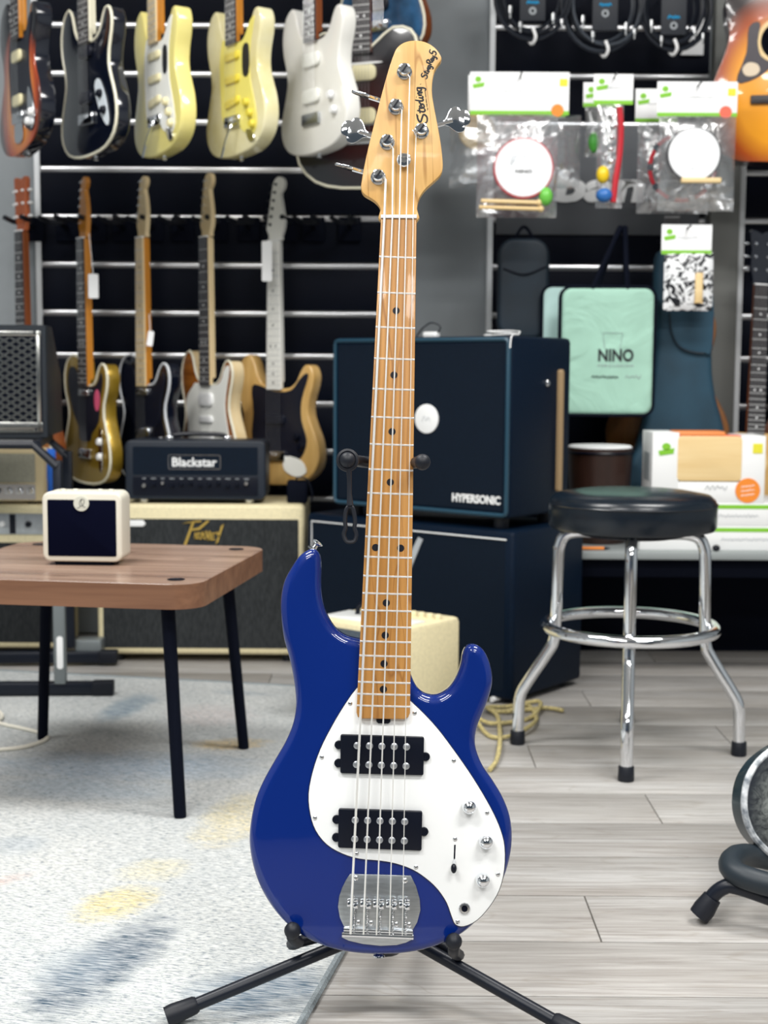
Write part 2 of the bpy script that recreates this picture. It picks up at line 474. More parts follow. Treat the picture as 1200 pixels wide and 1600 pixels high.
# ------------------------------------------------------------------ rug
rm = pmat('rug_pile', '#d9dcdc', 0.95, spec=0.1); k = NT(rm)
RUG_A = R(-11.5)
RC = onz(760, 1092); RUG_MX = T(RC.x, RC.y, 0) @ RZ(RUG_A)     # origin = far right corner; rug extends -X, -Y
RINV = RUG_MX.inverted()
def rp(px, py): return RINV @ onz(px, py, 0.007)
v0 = k.mapped()
fine = k.noise(k.mapped(sc=(90, 330, 1)), 1.0, 3, 0.7)
fine2 = k.noise(k.mapped(sc=(30, 420, 1)), 1.0, 2, 0.6)
med = k.noise(k.mapped(sc=(9, 22, 1)), 1.0, 5, 0.7)
big = k.noise(k.mapped(sc=(2.2, 3.0, 1)), 1.0, 4, 0.6)
col = k.mix(k.rng(big, .35, .65), '#c9cac6', '#b4b8b7')
def blob(p, q, wid, colr, amt, col, soft=0.5):
    """a woven patch lying along p->q (pixels)"""
    a, c = rp(*p), rp(*q); mid = (a + c) / 2; d = c - a; L = max(d.length / 2, 1e-3); ang = math.atan2(d.y, d.x)
    v = k.n('ShaderNodeMapping', vector_type='TEXTURE')
    v.inputs['Location'].default_value = (mid.x, mid.y, 0); v.inputs['Rotation'].default_value = (0, 0, ang); v.inputs['Scale'].default_value = (L, wid, 1.0)
    k.l(k.tc.outputs['Object'], v.inputs[0])
    sp = k.n('ShaderNodeSeparateXYZ'); k.l(v.outputs[0], sp.inputs[0])
    e = k.math('ADD', k.math('POWER', k.math('ABSOLUTE', sp.outputs[0]), 2.0), k.math('POWER', k.math('ABSOLUTE', sp.outputs[1]), 2.0))
    e = k.math('ADD', e, k.math('MULTIPLY', k.math('SUBTRACT', med, .5), 2.6))
    e = k.math('ADD', e, k.math('MULTIPLY', k.math('SUBTRACT', fine, .5), 1.6))
    return k.mix(k.rng(e, 0.2, 0.2 + 1.6 * soft, amt, 0.0), col, colr)
col = blob((0, 1195), (380, 1200), .10, '#8fa6bd', .75, col, .9)
col = blob((0, 1225), (260, 1240), .07, '#9db3c6', .6, col, .9)
col = blob((270, 1110), (390, 1125), .10, '#b9a9a4', .6, col, .8)
col = blob((300, 1165), (420, 1160), .05, '#cfae5d', .8, col, .7)
col = blob((330, 1320), (400, 1240), .06, '#d8c583', .6, col, .8)
col = blob((130, 1440), (230, 1385), .05, '#d8c36a', .75, col, .8)
col = blob((190, 1370), (290, 1350), .05, '#dccf9a', .5, col, .8)
col = blob((0, 1370), (20, 1380), .05, '#cda79a', .5, col, .8)
col = blob((40, 1615), (262, 1425), .07, '#34495b', 1.0, col, .45)
col = blob((290, 1570), (520, 1530), .085, '#4c6274', .95, col, .55)
col = blob((100, 1545), (140, 1475), .05, '#72828f', .5, col, .8)
col = blob((160, 1128), (235, 1082), .06, '#5f7a8c', .85, col, .5)
col = blob((30, 1085), (110, 1072), .07, '#6d8796', .8, col, .6)
col = blob((330, 1080), (420, 1086), .03, '#8996a0', .6, col, .6)
col = blob((150, 1150), (190, 1140), .05, '#9aa0a0', .5, col, .7)
col = blob((0, 1310), (60, 1330), .05, '#98a2aa', .6, col, .7)
col = k.mix(k.rng(fine, .46, .62, 0, .9), col, '#5d6a75')
col = k.mix(k.rng(fine2, .42, .6, .0, .4), col, '#eef0f0')
k.color(col); k.bump(fine, 0.6, 0.003)
q = MB(); q.prism(rrect(2.6, 2.9, 0.01, -1.3, -1.45), 0.0005, 0.0075, 0.003, 0)
rug = q.build('area_rug', rm, None, 'faded white area rug with blue, grey and yellow patches under the wooden table', cat='rug', mx=RUG_MX)
RE = pmat('rug_edge', '#8f989c', 0.95, noise=.4, nscale=300)
e = MB(); e.tube([(0.0, 0.0 - 0.01, 0.005), (0, -1.45, .005), (0.0, -2.88, 0.005)], 0.006, 6); e.build('bound_edge', RE, rug)
e = MB(); e.tube([(-0.01, 0.0, 0.005), (-1.3, 0, .005), (-2.59, 0, 0.005)], 0.006, 6); e.build('bound_edge', RE, rug)
# ------------------------------------------------------------------ the blue bass
LEAN = R(8.0)
BO = at(595, 1495, 1.735)
BU, BV, BN = Vector((1, 0, 0)), Vector((0, math.sin(LEAN), math.cos(LEAN))), Vector((0, -math.cos(LEAN), math.sin(LEAN)))
BMX = Matrix(((BU.x, BV.x, BN.x, BO.x), (BU.y, BV.y, BN.y, BO.y), (BU.z, BV.z, BN.z, BO.z), (0, 0, 0, 1)))
def BP(px, py, z=0.0):
    """point of the instrument's own face plane (height z over it)"""
    d = ray(px, py); o = BO + BN * z; t = (o - CAM).dot(BN) / d.dot(BN); p = CAM + d * t - BO
    return Vector((p.dot(BU), p.dot(BV), z))
def BL(pts, z=0.0): return [BP(x, y, z) for x, y in pts]
bass = thing('electric_bass', 'glossy blue five-string electric bass with white pickguard and maple neck standing upright', 'bass guitar', BMX)
blue = pmat('blue_metallic_lacquer', (0.0003, 0.017, 0.165), 0.35, 0.0, coat=1.0, spec=.1)
body_px = [(488, 857), (469, 867), (454, 888), (443, 910), (438, 938), (439, 969), (443, 999), (450.6, 1026), (457, 1056), (461, 1087), (461, 1111), (456, 1135), (445, 1161), (430, 1187), (412.5, 1218), (399, 1249), (391, 1284), (388.5, 1316), (393, 1350), (404, 1384), (421, 1415), (445, 1444), (474, 1466), (509, 1482), (548, 1491), (592, 1494), (640, 1491), (684, 1480), (723, 1461), (754, 1432), (778, 1397), (795, 1354), (801, 1314), (798, 1279), (787, 1249), (771, 1222), (756, 1200), (746, 1177), (743, 1157), (747, 1135), (756, 1113), (765, 1089), (770, 1065), (767, 1041), (758, 1019), (745, 1008), (732, 1009), (724.5, 1020), (721, 1039), (713, 1060), (701, 1077), (684, 1087), (666, 1085.5), (652, 1075), (642, 1054), (636, 1030), (600, 1010), (566, 1000), (541.6, 994), (524, 982), (511, 962), (504, 941), (501, 915), (501.5, 886), (499, 866)]
q = MB(); q.prism(spline(BL(body_px), 4), -0.041, 0.0, 0.012, 0.010, 6)
bbody = q.build('body', blue, bass, 'glossy blue body with two horns')
guard_px = [(557, 1076), (537, 1104), (517.5, 1137), (501, 1170), (489, 1205), (482.5, 1240), (485, 1271), (493.5, 1297), (511, 1319), (535, 1333), (561, 1341), (592, 1344), (618, 1348.5), (644.5, 1358), (666, 1372), (684, 1389), (698, 1410), (706, 1432), (712, 1444), (725, 1446.5), (745, 1437), (765, 1415), (780, 1389), (787.5, 1358), (788, 1323), (782, 1297), (771, 1271), (754, 1240), (732, 1205), (706, 1168), (684, 1139), (662, 1115), (642, 1096), (622, 1078), (600, 1064), (575, 1062)]
gp = spline(BL(guard_px), 3)
q = MB(); q.prism(gp, 0.0003, 0.0028, 0.0008, 0, 2); guard = q.build('pickguard', pmat('pickguard_white', '#f1f3f3', 0.25), bass, 'white pickguard')
gc = sum((Vector(p[:2]) for p in gp), Vector((0, 0))) / len(gp)
q = MB(); q.tube([(p.x, p.y, 0.0010) for p in gp], 0.0009, 5, closed=True); q.build('pickguard_edge', pmat('guard_black_ply', '#20242c', 0.5), guard)
def screw(parent, px, py, z, r=0.0029, name='screw'):
    p = BP(px, py, z); q = MB(); q.lathe([(r, 0), (r, 0.0006), (r * .7, 0.0013), (r * .3, .0015)], 10, T(p))
    o = q.build(name, NICKEL, parent)
    return o
for p in ((547, 1099), (502.7, 1183), (492, 1278), (557, 1334), (650, 1355), (648, 1114), (709, 1188.5), (761, 1270), (778, 1366), (715, 1440), (711, 1311)):
    screw(guard, *p, 0.0028)
# neck and frets
FZ = 0.011
neck_px = [(595.3, 341), (651, 341), (640.8, 1114), (638, 1121), (632, 1124), (566, 1123), (559, 1120.5), (556.8, 1113)]
q = MB(); q.prism(BL(neck_px, FZ), -0.013, FZ, 0.0015, 0.010, 3); neck = q.build('neck', MAPLE, bass, 'roasted maple neck with black dots')
def nx(py):
    t = (py - 341) / (1114 - 341); return 595.3 + (556.8 - 595.3) * t, 651 + (640.8 - 651) * t
FRETS = [402, 458, 512, 561, 608.5, 652.5, 695, 734.4, 771.5, 806, 839.5, 871, 900.8, 927.9, 954.5, 979.8, 1003, 1025.4, 1046.6, 1066.6, 1085.3, 1103.5]
fw = pmat('fret_wire', (0.88, 0.88, 0.86), 0.25, 0.4)
for fy in FRETS:
    a, c = nx(fy); q = MB(); q.tube([BP(a + .3, fy - 1.2, FZ), BP((a + c) / 2, fy, FZ), BP(c - .3, fy + 1.0, FZ)], 0.0013, 6, sy=0.8); q.build('fret', fw, neck)
dotm = pmat('dot_inlay', (0.004, 0.005, 0.012), 0.35)
for dx, dy in ((619, 485.5), (615.5, 586), (612.5, 674.5), (609.8, 753.5), (586.8, 855.5), (626, 856.5), (603.5, 942), (601.8, 992.6), (600, 1037), (599, 1077)):
    p = BP(dx, dy, FZ); q = MB(); q.lathe([(0.0047, -0.001), (0.0047, 0.0003)], 14, T(p)); q.build('inlay_dot', dotm, neck)
q = MB(); q.prism(BL([(595.3, 336), (651.3, 336), (651, 341.5), (595, 341)], FZ), 0.0, FZ + 0.0025, 0.0008, 0); q.build('nut', WHITE, neck, 'white string nut')
q = MB(); q.prism(BL([(588, 1120), (610, 1120.5), (610, 1127.5), (607, 1130.5), (591, 1130), (588, 1127)], .004), 0.001, 0.006, 0.0008, 0); q.build('truss_wheel', BLACK, neck)
head_px = [(651.3, 345), (651.6, 326), (655, 310), (664, 296), (678, 283), (688, 273), (691.8, 262), (691, 244), (688, 220), (683, 192), (678, 166), (675, 146), (675.6, 126), (679, 110), (684, 101), (689.8, 92.5), (687, 84), (680, 75), (669, 67.5), (656, 63.5), (642, 63.5), (630, 67), (621, 74), (616, 83), (608, 106), (600, 134), (592, 164), (582, 204), (572, 246), (564.6, 286), (565, 297), (570, 304), (582, 311), (590, 318), (594.6, 327), (595.3, 345)]
HZ = 0.001
q = MB(); q.prism(spline(BL(head_px, HZ), 3), HZ - 0.015, HZ, 0.0012, 0.0012, 2); head = q.build('headstock', HEADMAPLE, bass, 'pale maple headstock with dark lettering')
# tuners
def tuner(px, py, ends, lab=None):
    p = BP(px, py, HZ); q = MB()
    q.lathe([(.0098, 0), (.0100, .0012), (.0088, .002), (.0066, .0026), (.0066, .008), (.0078, .0095), (.0078, .013), (.0062, .0145), (.001, .0148)], 18, T(p))
    t = q.build('tuning_machine', CHROME, bass)
    # slot across the post
    q = MB(); q.rbox(0, 0, 0.0147, 0.0022, 0.0125, 0.0012, 0.0, mx=T(p) @ RZ(R(-35))); q.build('slot', BLACK, t)
    # shaft + clover button, below the headstock edge
    (x0, y0), (x1, y1), kind = ends
    a, c = BP(x0, y0, HZ - 0.010), BP(x1, y1, HZ - 0.010)
    q = MB(); q.tube([a - (c - a) * .6, a, c], 0.0032, 8); q.build('shaft', CHROME, t)
    d = (c - a).normalized(); w = d.cross(Vector((0, 0, 1)))
    tilt = {'face': 0.0, 'edge': R(78), 'edge2': R(80)}[kind]
    M = Matrix(((d.x, w.x, 0, c.x), (d.y, w.y, 0, c.y), (0, 0, 1, c.z), (0, 0, 0, 1)))
    if M.to_3x3().determinant() < 0: M = M @ Matrix.Diagonal((1, -1, 1, 1))
    clover = [(-.012, .003), (-.007, .006), (-.002, .0125), (.003, .0170), (.009, .0175), (.0130, .0145), (.0142, .0110), (.0175, .0108), (.0220, .0080), (.0240, .003), (.0240, -.003), (.0220, -.0080), (.0175, -.0108), (.0142, -.0110), (.0130, -.0145), (.009, -.0175), (.003, -.0170), (-.002, -.0125), (-.007, -.006), (-.012, -.003)]
    q = MB(); q.prism(spline(clover, 3), -.0018, .0018, .0012, .0012, 2, mx=M @ RXm(tilt)); q.build('button', CHROME, t)

tuner(618.6, 168, ((594, 157), (577, 151.5), 'edge'))
tuner(605, 223, ((581, 213), (561, 206.5), 'face'))
tuner(591, 277.5, ((569, 269), (551, 264), 'edge2'))
tuner(658.3, 205.5, ((684, 195.5), (707, 189), 'face'))
p = BP(632, 113, HZ); q = MB()
q.lathe([(.0098, 0), (.0100, .0012), (.0088, .002), (.0066, .0026), (.0066, .008), (.0078, .0095), (.0078, .013), (.0062, .0145), (.001, .0148)], 18, T(p)); t = q.build('tuning_machine', CHROME, bass)
q = MB(); q.rbox(0, 0, 0.0147, 0.0022, 0.0125, 0.0012, 0.0, mx=T(p) @ RZ(R(-35))); q.build('slot', BLACK, t)
p = BP(631, 252.5, HZ); q = MB(); q.lathe([(.0040, 0), (.0040, .006), (.0092, .0065), (.0094, .0085), (.0080, .0098), (.0042, .0100), (.0036, .0075), (.001, .0075)], 20, T(p)); q.build('string_tree', CHROME, bass)
# strings
NUTX = [(600.8, 338.5), (613.2, 338.5), (624.3, 338.5), (635, 338.5), (645.6, 338.5)]
POST = [(602.5, 281), (614.2, 232), (627.6, 172), (640.3, 121), (650.2, 210)]
SADX = [(549.3, 1413), (569.3, 1413), (589.7, 1413), (609.7, 1413), (629.6, 1413)]
ENDX = [(547.8, 1459), (568.0, 1460), (588.2, 1461), (608.6, 1462), (628.6, 1463)]
SR = [0.00165, 0.00118, 0.00100, 0.00080, 0.00058]
strm = pmat('string_steel', (0.88, 0.88, 0.85), 0.28, 0.45)
for i in range(5):
    a = BP(*POST[i], HZ + .0085); b_ = BP(*NUTX[i], FZ + .0028); c = BP(*SADX[i], 0.0195); d = BP(*ENDX[i], 0.0085)
    w = BP(POST[i][0] - 6, POST[i][1] - 7, HZ + .0088)
    q = MB(); q.tube([w, a, a.lerp(b_, .9), b_, b_.lerp(c, .25), b_.lerp(c, .5), b_.lerp(c, .75), c, c.lerp(d, .3), d], SR[i], 7); q.build('string', strm, bass)
# pickups
pole = pmat('pole_piece', (0.42, 0.44, 0.47), 0.35, 0.8)
def pickup(quad, ears, rows):
    z = 0.0085
    P = BL(quad, z); r = 0.0022; O = []
    for i in range(4):
        a, b_, c = P[i - 1], P[i], P[(i + 1) % 4]
        u1 = (a - b_).normalized() * r; u2 = (c - b_).normalized() * r
        O += [b_ + u1, b_ + (u1 + u2) * .3, b_ + u2]
    q = MB(); q.prism(O, 0.001, z, 0.0012, 0, 3); t = q.build('pickup', BLACK, bass, 'black humbucker pickup')
    for e in ears:
        p = BP(*e, 0.004); q = MB(); q.lathe([(.0056, -.002), (.0056, .0028), (.005, .0034), (.0026, .0034), (.0022, .0028), (.0005, .0028)], 14, T(p)); q.build('mounting_ear', BLACK, t)
    for (x0, y0), (x1, y1) in rows:
        for i in range(5):
            f = i / 4; p = BP(x0 + (x1 - x0) * f, y0 + (y1 - y0) * f, z); q = MB(); q.lathe([(.0046, -.0005), (.0046, .0003), (.0042, .0006)], 14, T(p)); q.build('pole_piece', pole, t)
pickup([(532, 1147.5), (662.7, 1151.5), (661.7, 1211.8), (531.5, 1208.5)], [(529.5, 1163.5), (529, 1192), (665, 1182)], [((558, 1165), (635.3, 1167)), ((557, 1194.5), (634.5, 1197))])
pickup([(529, 1263.5), (660, 1267.8), (658.7, 1329.7), (528, 1324.8)], [(526, 1280), (525.5, 1308), (662.5, 1299)], [((555, 1281.5), (632.4, 1284)), ((554.3, 1311), (631.7, 1314))])
# bridge
plate = [(547, 1365.5), (594, 1366.5), (642, 1368), (650, 1384), (656, 1405), (657, 1422), (652, 1441), (645, 1453), (646.4, 1467), (634, 1473), (620, 1476.7), (594.7, 1478), (566.7, 1475), (545, 1470), (534, 1464.7), (538.7, 1450.7), (531, 1434), (528, 1417), (530, 1400), (535, 1386), (541, 1374)]
q = MB(); q.prism(BL(plate, .003), 0.0003, 0.0035, 0.0008, 0, 2); br = q.build('bridge', STEEL, bass, 'steel bridge plate')
for (y, z, r) in ((1455.5, .0065, .0026), (1463, .0065, .0034)):
    q = MB(); q.tube([BP(537 if y < 1460 else 534.5, y - 3, z), BP(644.5 if y < 1460 else 646, y + 1.5, z)], r, 10); q.build('tail_rail', CHROME, br)
for i, sx in enumerate((551.5, 571.8, 592, 612, 632.3)):
    sy = 1412 + i * .5
    q = MB()
    for dx in (-5.2, 4.2):
        p = BP(sx + dx, sy + (3 if dx > 0 else 0), .0135); q.rbox(0, 0, 0, .0066, .0062, .0075, .0012, mx=T(p))
        p = BP(sx + dx, sy - 6, .0125); q.rbox(0, 0, 0, .0060, .0035, .0065, .0008, mx=T(p))
    p = BP(sx, sy + 1, .011); q.rbox(0, 0, 0, .014, .0055, .005, .001, mx=T(p))
    t = q.build('saddle', CHROME, br)
    q = MB(); a = BP(sx + 2, sy - 12, .0125); c = BP(sx + 2, sy - 2, .0125); q.tube([a, c], .0014, 6); q.build('saddle_screw', NICKEL, br)
    a = BP(sx + 2.2, sy + 8, .0085); c = BP(sx + 1.2, 1458 + i * .8, .0085); q = MB()
    n = 70; path = []
    dd = (c - a); 
    for j in range(n + 1):
        f = j / n; th = f * 2 * math.pi * 11; path.append(a + dd * f + Vector((math.cos(th) * .0015, 0, math.sin(th) * .0015)))
    q.tube(path, .00055, 4); q.tube([a, c], .0009, 5); q.build('saddle_spring', NICKEL, br)
for p in ((556, 1372), (633, 1376), (559.5, 1441.5), (579.5, 1442.5), (619, 1444.5), (639, 1445)): screw(br, *p, .0035, .0034, 'bridge_screw')
# controls
for i, (kx, ky) in enumerate(((732.5, 1259), (758.7, 1313.5), (754, 1373))):
    p = BP(kx, ky, .003); q = MB(); q.lathe([(.0088, 0), (.0092, .003), (.0090, .010), (.0082, .0145), (.0060, .0175), (.003, .0188), (.0003, .019)], 24, T(p)); q.build('control_knob', CHROME, bass)
q = MB(); q.prism(BL([(709.6, 1320), (712, 1320), (711, 1347), (708.6, 1347)], .003), .0024, .0031); sw = q.build('blade_switch', BLACKM, bass)
q = MB(); q.tube([BP(710, 1342, .002), BP(709.5, 1352, .012)], .0014, 6); q.build('blade', CHROME, sw)
q = MB(); q.ball((0, 0, 0), .0045, sc=(.85, 1.4, .9), mx=T(BP(709, 1357, .012))); q.build('switch_tip', BLACK, sw)
p = BP(725.7, 1419, .003); q = MB(); q.lathe([(.0072, 0), (.0072, .002), (.0064, .0028), (.0042, .003), (.0040, .0005), (.0002, .0005)], 12, T(p)); oj = q.build('output_jack', NICKEL, bass)
q = MB(); q.lathe([(.0038, 0), (.0038, .0016), (.0001, .0016)], 12, T(p)); q.build('socket_hole', BLACKM, oj)
def strap_button(px, py, ang):
    p = BP(px, py, -.018); q = MB(); q.lathe([(.0072, -.002), (.0072, .0005), (.004, .002), (.0035, .007), (.0075, .0095), (.0078, .0112), (.005, .0125), (.0003, .013)], 14, T(p) @ RZ(ang) @ RXm(R(-90))); q.build('strap_button', CHROME, bass)
strap_button(489, 858, R(-35)); strap_button(592, 1481, R(180))
# printed lettering on the headstock (runs up along the treble edge)
def ptext(body, pa, pb, h, shear=.25, bold=.012):
    a, c = BP(*pa, HZ + .0002), BP(*pb, HZ + .0002); d = c - a; mid = (a + c) / 2
    mx = T(mid) @ RZ(math.atan2(d.y, d.x))
    letter('lettering', body, DARKINK, head, mx, w=d.length, h=h, shear=shear, bold=bold, extrude=.0002)
def strokes(polys, pa, pb, h, r):
    """brush-pen script: open curves in a 0..1 x 0..1 box"""
    a, c = BP(*pa, HZ + .0002), BP(*pb, HZ + .0002); d = c - a; L = d.length; ex = d.normalized(); ey = Vector((-ex.y, ex.x, 0))
    q = MB()
    for pl in polys:
        pts = spline([(x, y) for x, y in pl], 5, False)
        q.tube([a + ex * (p.x * L) + ey * (p.y * h) for p in pts], [r * (0.75 + .5 * math.sin(math.pi * i / max(1, len(pts) - 1))) for i in range(len(pts))], 5, sy=.15)
    q.build('lettering', DARKINK, head)
# "Sterling."
S1 = [[(.20, .93), (.12, 1.0), (.02, .80), (.10, .60), (.20, .35), (.12, .05), (.0, .12), (-.02, .35)], [(-.02, .75), (.08, .98), (.24, 1.05)],
      [(.33, .95), (.27, .35), (.30, .15), (.35, .22)], [(.24, .68), (.38, .72)],
      [(.36, .40), (.43, .45), (.42, .62), (.375, .52), (.38, .22), (.44, .20), (.46, .3)],
      [(.47, .58), (.47, .2)], [(.47, .42), (.52, .60), (.545, .55)],
      [(.60, 1.0), (.555, .4), (.57, .18), (.61, .25)],
      [(.65, .6), (.625, .25), (.65, .18), (.67, .25)], [(.665, .80), (.67, .84)],
      [(.71, .6), (.70, .2)], [(.70, .4), (.755, .62), (.77, .5), (.76, .2), (.79, .22)],
      [(.90, .58), (.83, .6), (.81, .32), (.86, .2), (.89, .45), (.90, .6), (.88, .0), (.84, -.25), (.79, -.15)], [(.975, .2), (.985, .22)]]
strokes(S1, (669, 190), (660, 130), .0128, .0011)
ptext('by MUSIC MAN', (668.3, 172), (664.4, 142), .0019, 0.0, .02)
S2 = [[(.16, .95), (.08, 1.0), (.03, .75), (.12, .5), (.13, .2), (.05, .05), (-.01, .2)], [(.235, .9), (.20, .3), (.23, .12)], [(.17, .62), (.27, .66)],
      [(.285, .55), (.27, .15), (.30, .14)], [(.295, .78), (.298, .80)], [(.335, .55), (.325, .15)], [(.33, .35), (.375, .58), (.385, .15), (.40, .15)],
      [(.48, .52), (.43, .55), (.415, .25), (.455, .15), (.475, .5), (.47, -.1), (.43, -.3), (.395, -.15)],
      [(.555, .95), (.53, .1)], [(.52, .85), (.60, 1.05), (.655, .82), (.60, .52), (.545, .5)], [(.59, .52), (.645, .08)],
      [(.735, .5), (.69, .55), (.67, .25), (.705, .12), (.735, .45), (.735, .14), (.755, .14)], [(.775, .55), (.775, .2), (.81, .16), (.83, .5)], [(.835, .55), (.825, -.1), (.79, -.3), (.76, -.18)],
      [(1.02, 1.15), (.92, 1.1), (.90, .65), (.97, .7), (1.0, .38), (.94, .08), (.87, .2)], [(.875, .12), (.885, .14)]]
strokes(S2, (667, 124), (683.5, 82), .0088, .00095)

# ------------------------------------------------------------------ tripod stand of the bass
sx0 = Vector((BP(590, 1450, -.06).x, 0, 0)).x
post_base = BMX @ BP(603, 1480, -0.11)
stand = thing('guitar_stand', 'black tripod instrument stand holding the blue bass', 'stand', T(post_base.x, post_base.y, 0))
SI = T(post_base.x, post_base.y, 0).inverted()
def S(p): return SI @ Vector(p)
def Bw(px, py, z): return BMX @ BP(px, py, z)
hub = Vector((post_base.x, post_base.y - .01, .105))
fl, fr2 = onz(262, 1588, .020), onz(905, 1617, .014)
rear = Vector((post_base.x + .06, post_base.y + .36, .014))
for foot, nm in ((fl, 0), (fr2, 1), (rear, 2)):
    h2 = hub + (foot - hub).normalized() * .02
    q = MB(); q.tube([S(h2), S(h2.lerp(foot, .9))], .0085, 12); lg = q.build('leg', BLACKT, stand)
    e = h2.lerp(foot, .86); q = MB(); dirv = (foot - h2).normalized()
    q.tube([S(e), S(e + dirv * .004), S(foot - dirv * .008), S(foot + dirv * .002)], [.0095, .0115, .0135, .0125], 12); q.build('rubber_foot', RUBBER, lg)
q = MB(); top = Bw(600, 735, -.045); q.tube([S(hub - Vector((0, 0, .03))), S(hub), S(hub.lerp(top, .5)), S(top)], [.014, .013, .0105, .009], 12); q.build('post', BLACKT, stand)
q = MB(); q.lathe([(.02, -.035), (.024, -.03), (.024, .03), (.018, .04)], 16, T(S(hub))); q.build('hub', BLACK, stand)
# cradle arms that carry the body
def cradle(tip, under):
    a = hub + Vector((0, 0, .01)); pts = [S(a), S(Bw(under[0], under[1], -.07)), S(Bw(under[0], under[1], -.02)), S(Bw(tip[0], tip[1] + 8, .008)), S(Bw(tip[0], tip[1], .014))]
    q = MB(); q.tube(spline(pts, 5, False), .0078, 10); t = q.build('cradle_arm', RUBBER, stand)
    q = MB(); q.ball(S(Bw(tip[0], tip[1] - 2, .016)), .0108, 14, 8); q.build('end_cap', RUBBER, t)
cradle((457, 1456), (466, 1472)); cradle((709, 1473), (709, 1488))
# neck yoke
yk = []
for px, py, z in ((543, 719, .035), (556, 720, .0), (572, 722, -.02), (600, 724, -.03), (630, 724, -.02), (646, 723, .0), (659, 722, .035)): yk.append(S(Bw(px, py, z)))
q = MB(); q.tube(spline(yk, 4, False), .0078, 10); yoke = q.build('neck_yoke', BLACKT, stand)
for px, py in ((543, 719), (660, 722)):
    q = MB(); q.ball(S(Bw(px, py, .035)), .0105, 14, 8); q.build('end_cap', RUBBER, yoke)
ring = [S(Bw(543 + 14 * math.cos(t), 719 + 14.5 * math.sin(t), .034)) for t in [2 * math.pi * i / 24 for i in range(24)]]
q = MB(); q.tube(ring, .0032, 7, closed=True)
q.tube([S(Bw(545, 733, .034)), S(Bw(546, 750, .033)), S(Bw(546, 772, .033)), S(Bw(547, 790, .033))], [.0035, .003, .003, .0045], 8)
loop = [S(Bw(547 + (8.5 if 0 else 1) * dx, y, .033)) for dx, y in ((-3, 792), (-7, 800), (-8, 815), (-7, 825), (-10, 835), (-6, 845), (0, 847), (7, 845), (10, 835), (7, 825), (8, 815), (6, 800), (3, 792))]
q.tube(spline(loop, 3), .0028, 7, closed=True); q.build('safety_strap', RUBBER, stand, 'black rubber strap with ring and loop')
# ------------------------------------------------------------------ coffee table
TZ = 0.457
fr_, brr, bll = onz(303, 911, TZ), onz(412, 855, TZ), onz(42, 847, TZ)
TA = R(-8.4); tc_ = (fr_ + bll) / 2; TS = 0.565
table = thing('coffee_table', 'square wooden coffee table with rounded corners and four black legs', 'table', T(tc_.x, tc_.y, 0.0075) @ RZ(TA))
TWOOD = wood('walnut_top_with_sheen', '#ad9280', '#80675a', axis=0, scale=.55, rough=0.27, line='#5c4334')  # top colour lightened to carry the grey-white sheen
TEDGE = wood('walnut_laminate_edge', '#8c644a', '#6b4732', axis=0, scale=1.1, rough=0.45)
q = MB(); q.prism(rrect(TS, TS, .06, n=8), TZ - .0075 - .047, TZ - .0085); ttop = q.build('edge_band', TEDGE, table)
q = MB(); q.prism(rrect(TS - .001, TS - .001, .0595, n=8), TZ - .0085, TZ - .0075, .0006, 0, 1); q.build('tabletop', TWOOD, table, 'brown wood-grain tabletop')
for sx in (-1, 1):
    for sy in (-1, 1):
        a = Vector((sx * .205, sy * .215, TZ - .05)); c = Vector((sx * .235, sy * .245, 0.0))
        q = MB(); q.tube([a, a.lerp(c, .5), c.lerp(a, .01), c], [.0135, .0125, .012, .0115], 14); q.build('leg', BLACKM, table)
        q = MB(); q.lathe([(.0165, 0), (.0165, .0012), (.0135, .0016), (.013, .0008), (.0003, .0008)], 20, T(sx * .225, sy * .225, TZ - .0075)); q.build('leg_cap', BLACK, table)
# ------------------------------------------------------------------ little amplifier on the table
p = onz(129, 884, TZ)
mini = thing('mini_amplifier', 'small cream desktop amplifier with dark front and round badge on the wooden table', 'amplifier', T(p.x, p.y, TZ) @ RZ(R(-3)))
w_, h_, d_ = .160, .139, .075
IVORY = pmat('ivory_shell', '#d9d5c6', 0.45)
q = MB(); q.prism(rrect(w_, h_, .016, 0, .008 + h_ / 2, 6), -d_, 0, .004, .004, 3, mx=RX90); shell = q.build('shell', IVORY, mini)
q = MB(); q.prism(rrect(w_ - .022, h_ - .026, .003, 0, .008 + h_ / 2 - .002), -.004, .0012, .0005, mx=RX90); gr = q.build('front_panel', pmat('deep_navy_cloth', (0.0012, 0.002, 0.011), .8, spec=.05), mini, 'dark navy speaker front')
q = MB(); q.lathe([(.0155, 0), (.0155, .0016), (.015, .002)], 28, front(.0, -.0012, h_ - .014)); badge = q.build('badge', pmat('badge_cream', '#cfcfc2', .5), mini, 'round cream badge with script letter')
q = MB(); bz = -.0034
def bp_(x, z): return (x * .001, bz, h_ - .014 + z * .001)
q.tube([bp_(p.x, p.y) for p in spline([(3, 9), (0, 8), (-3, 3), (-3, -3), (1, -5), (5, 0), (6, 6), (3, 9), (0, 5), (1, -2), (5, -3)], 4, False)], .0005, 4)
q.tube([bp_(p.x, p.y) for p in spline([(-9, -8), (-5, -9), (-1, -5), (4, -6), (9, -8)], 4, False)], .0005, 4); q.build('script_letter', DARKINK, badge)
q = MB(); q.rbox(0, d_ / 2, .004, w_ * .72, d_ * .8, .008, .001); q.build('foot', BLACKM, mini)
for kx in (-.045, -.02, .03, .052):
    q = MB(); q.lathe([(.006, 0), (.006, .003), (.005, .004)], 12, T(kx, d_ * .4, .008 + h_)); q.build('knob', IVORY, mini)

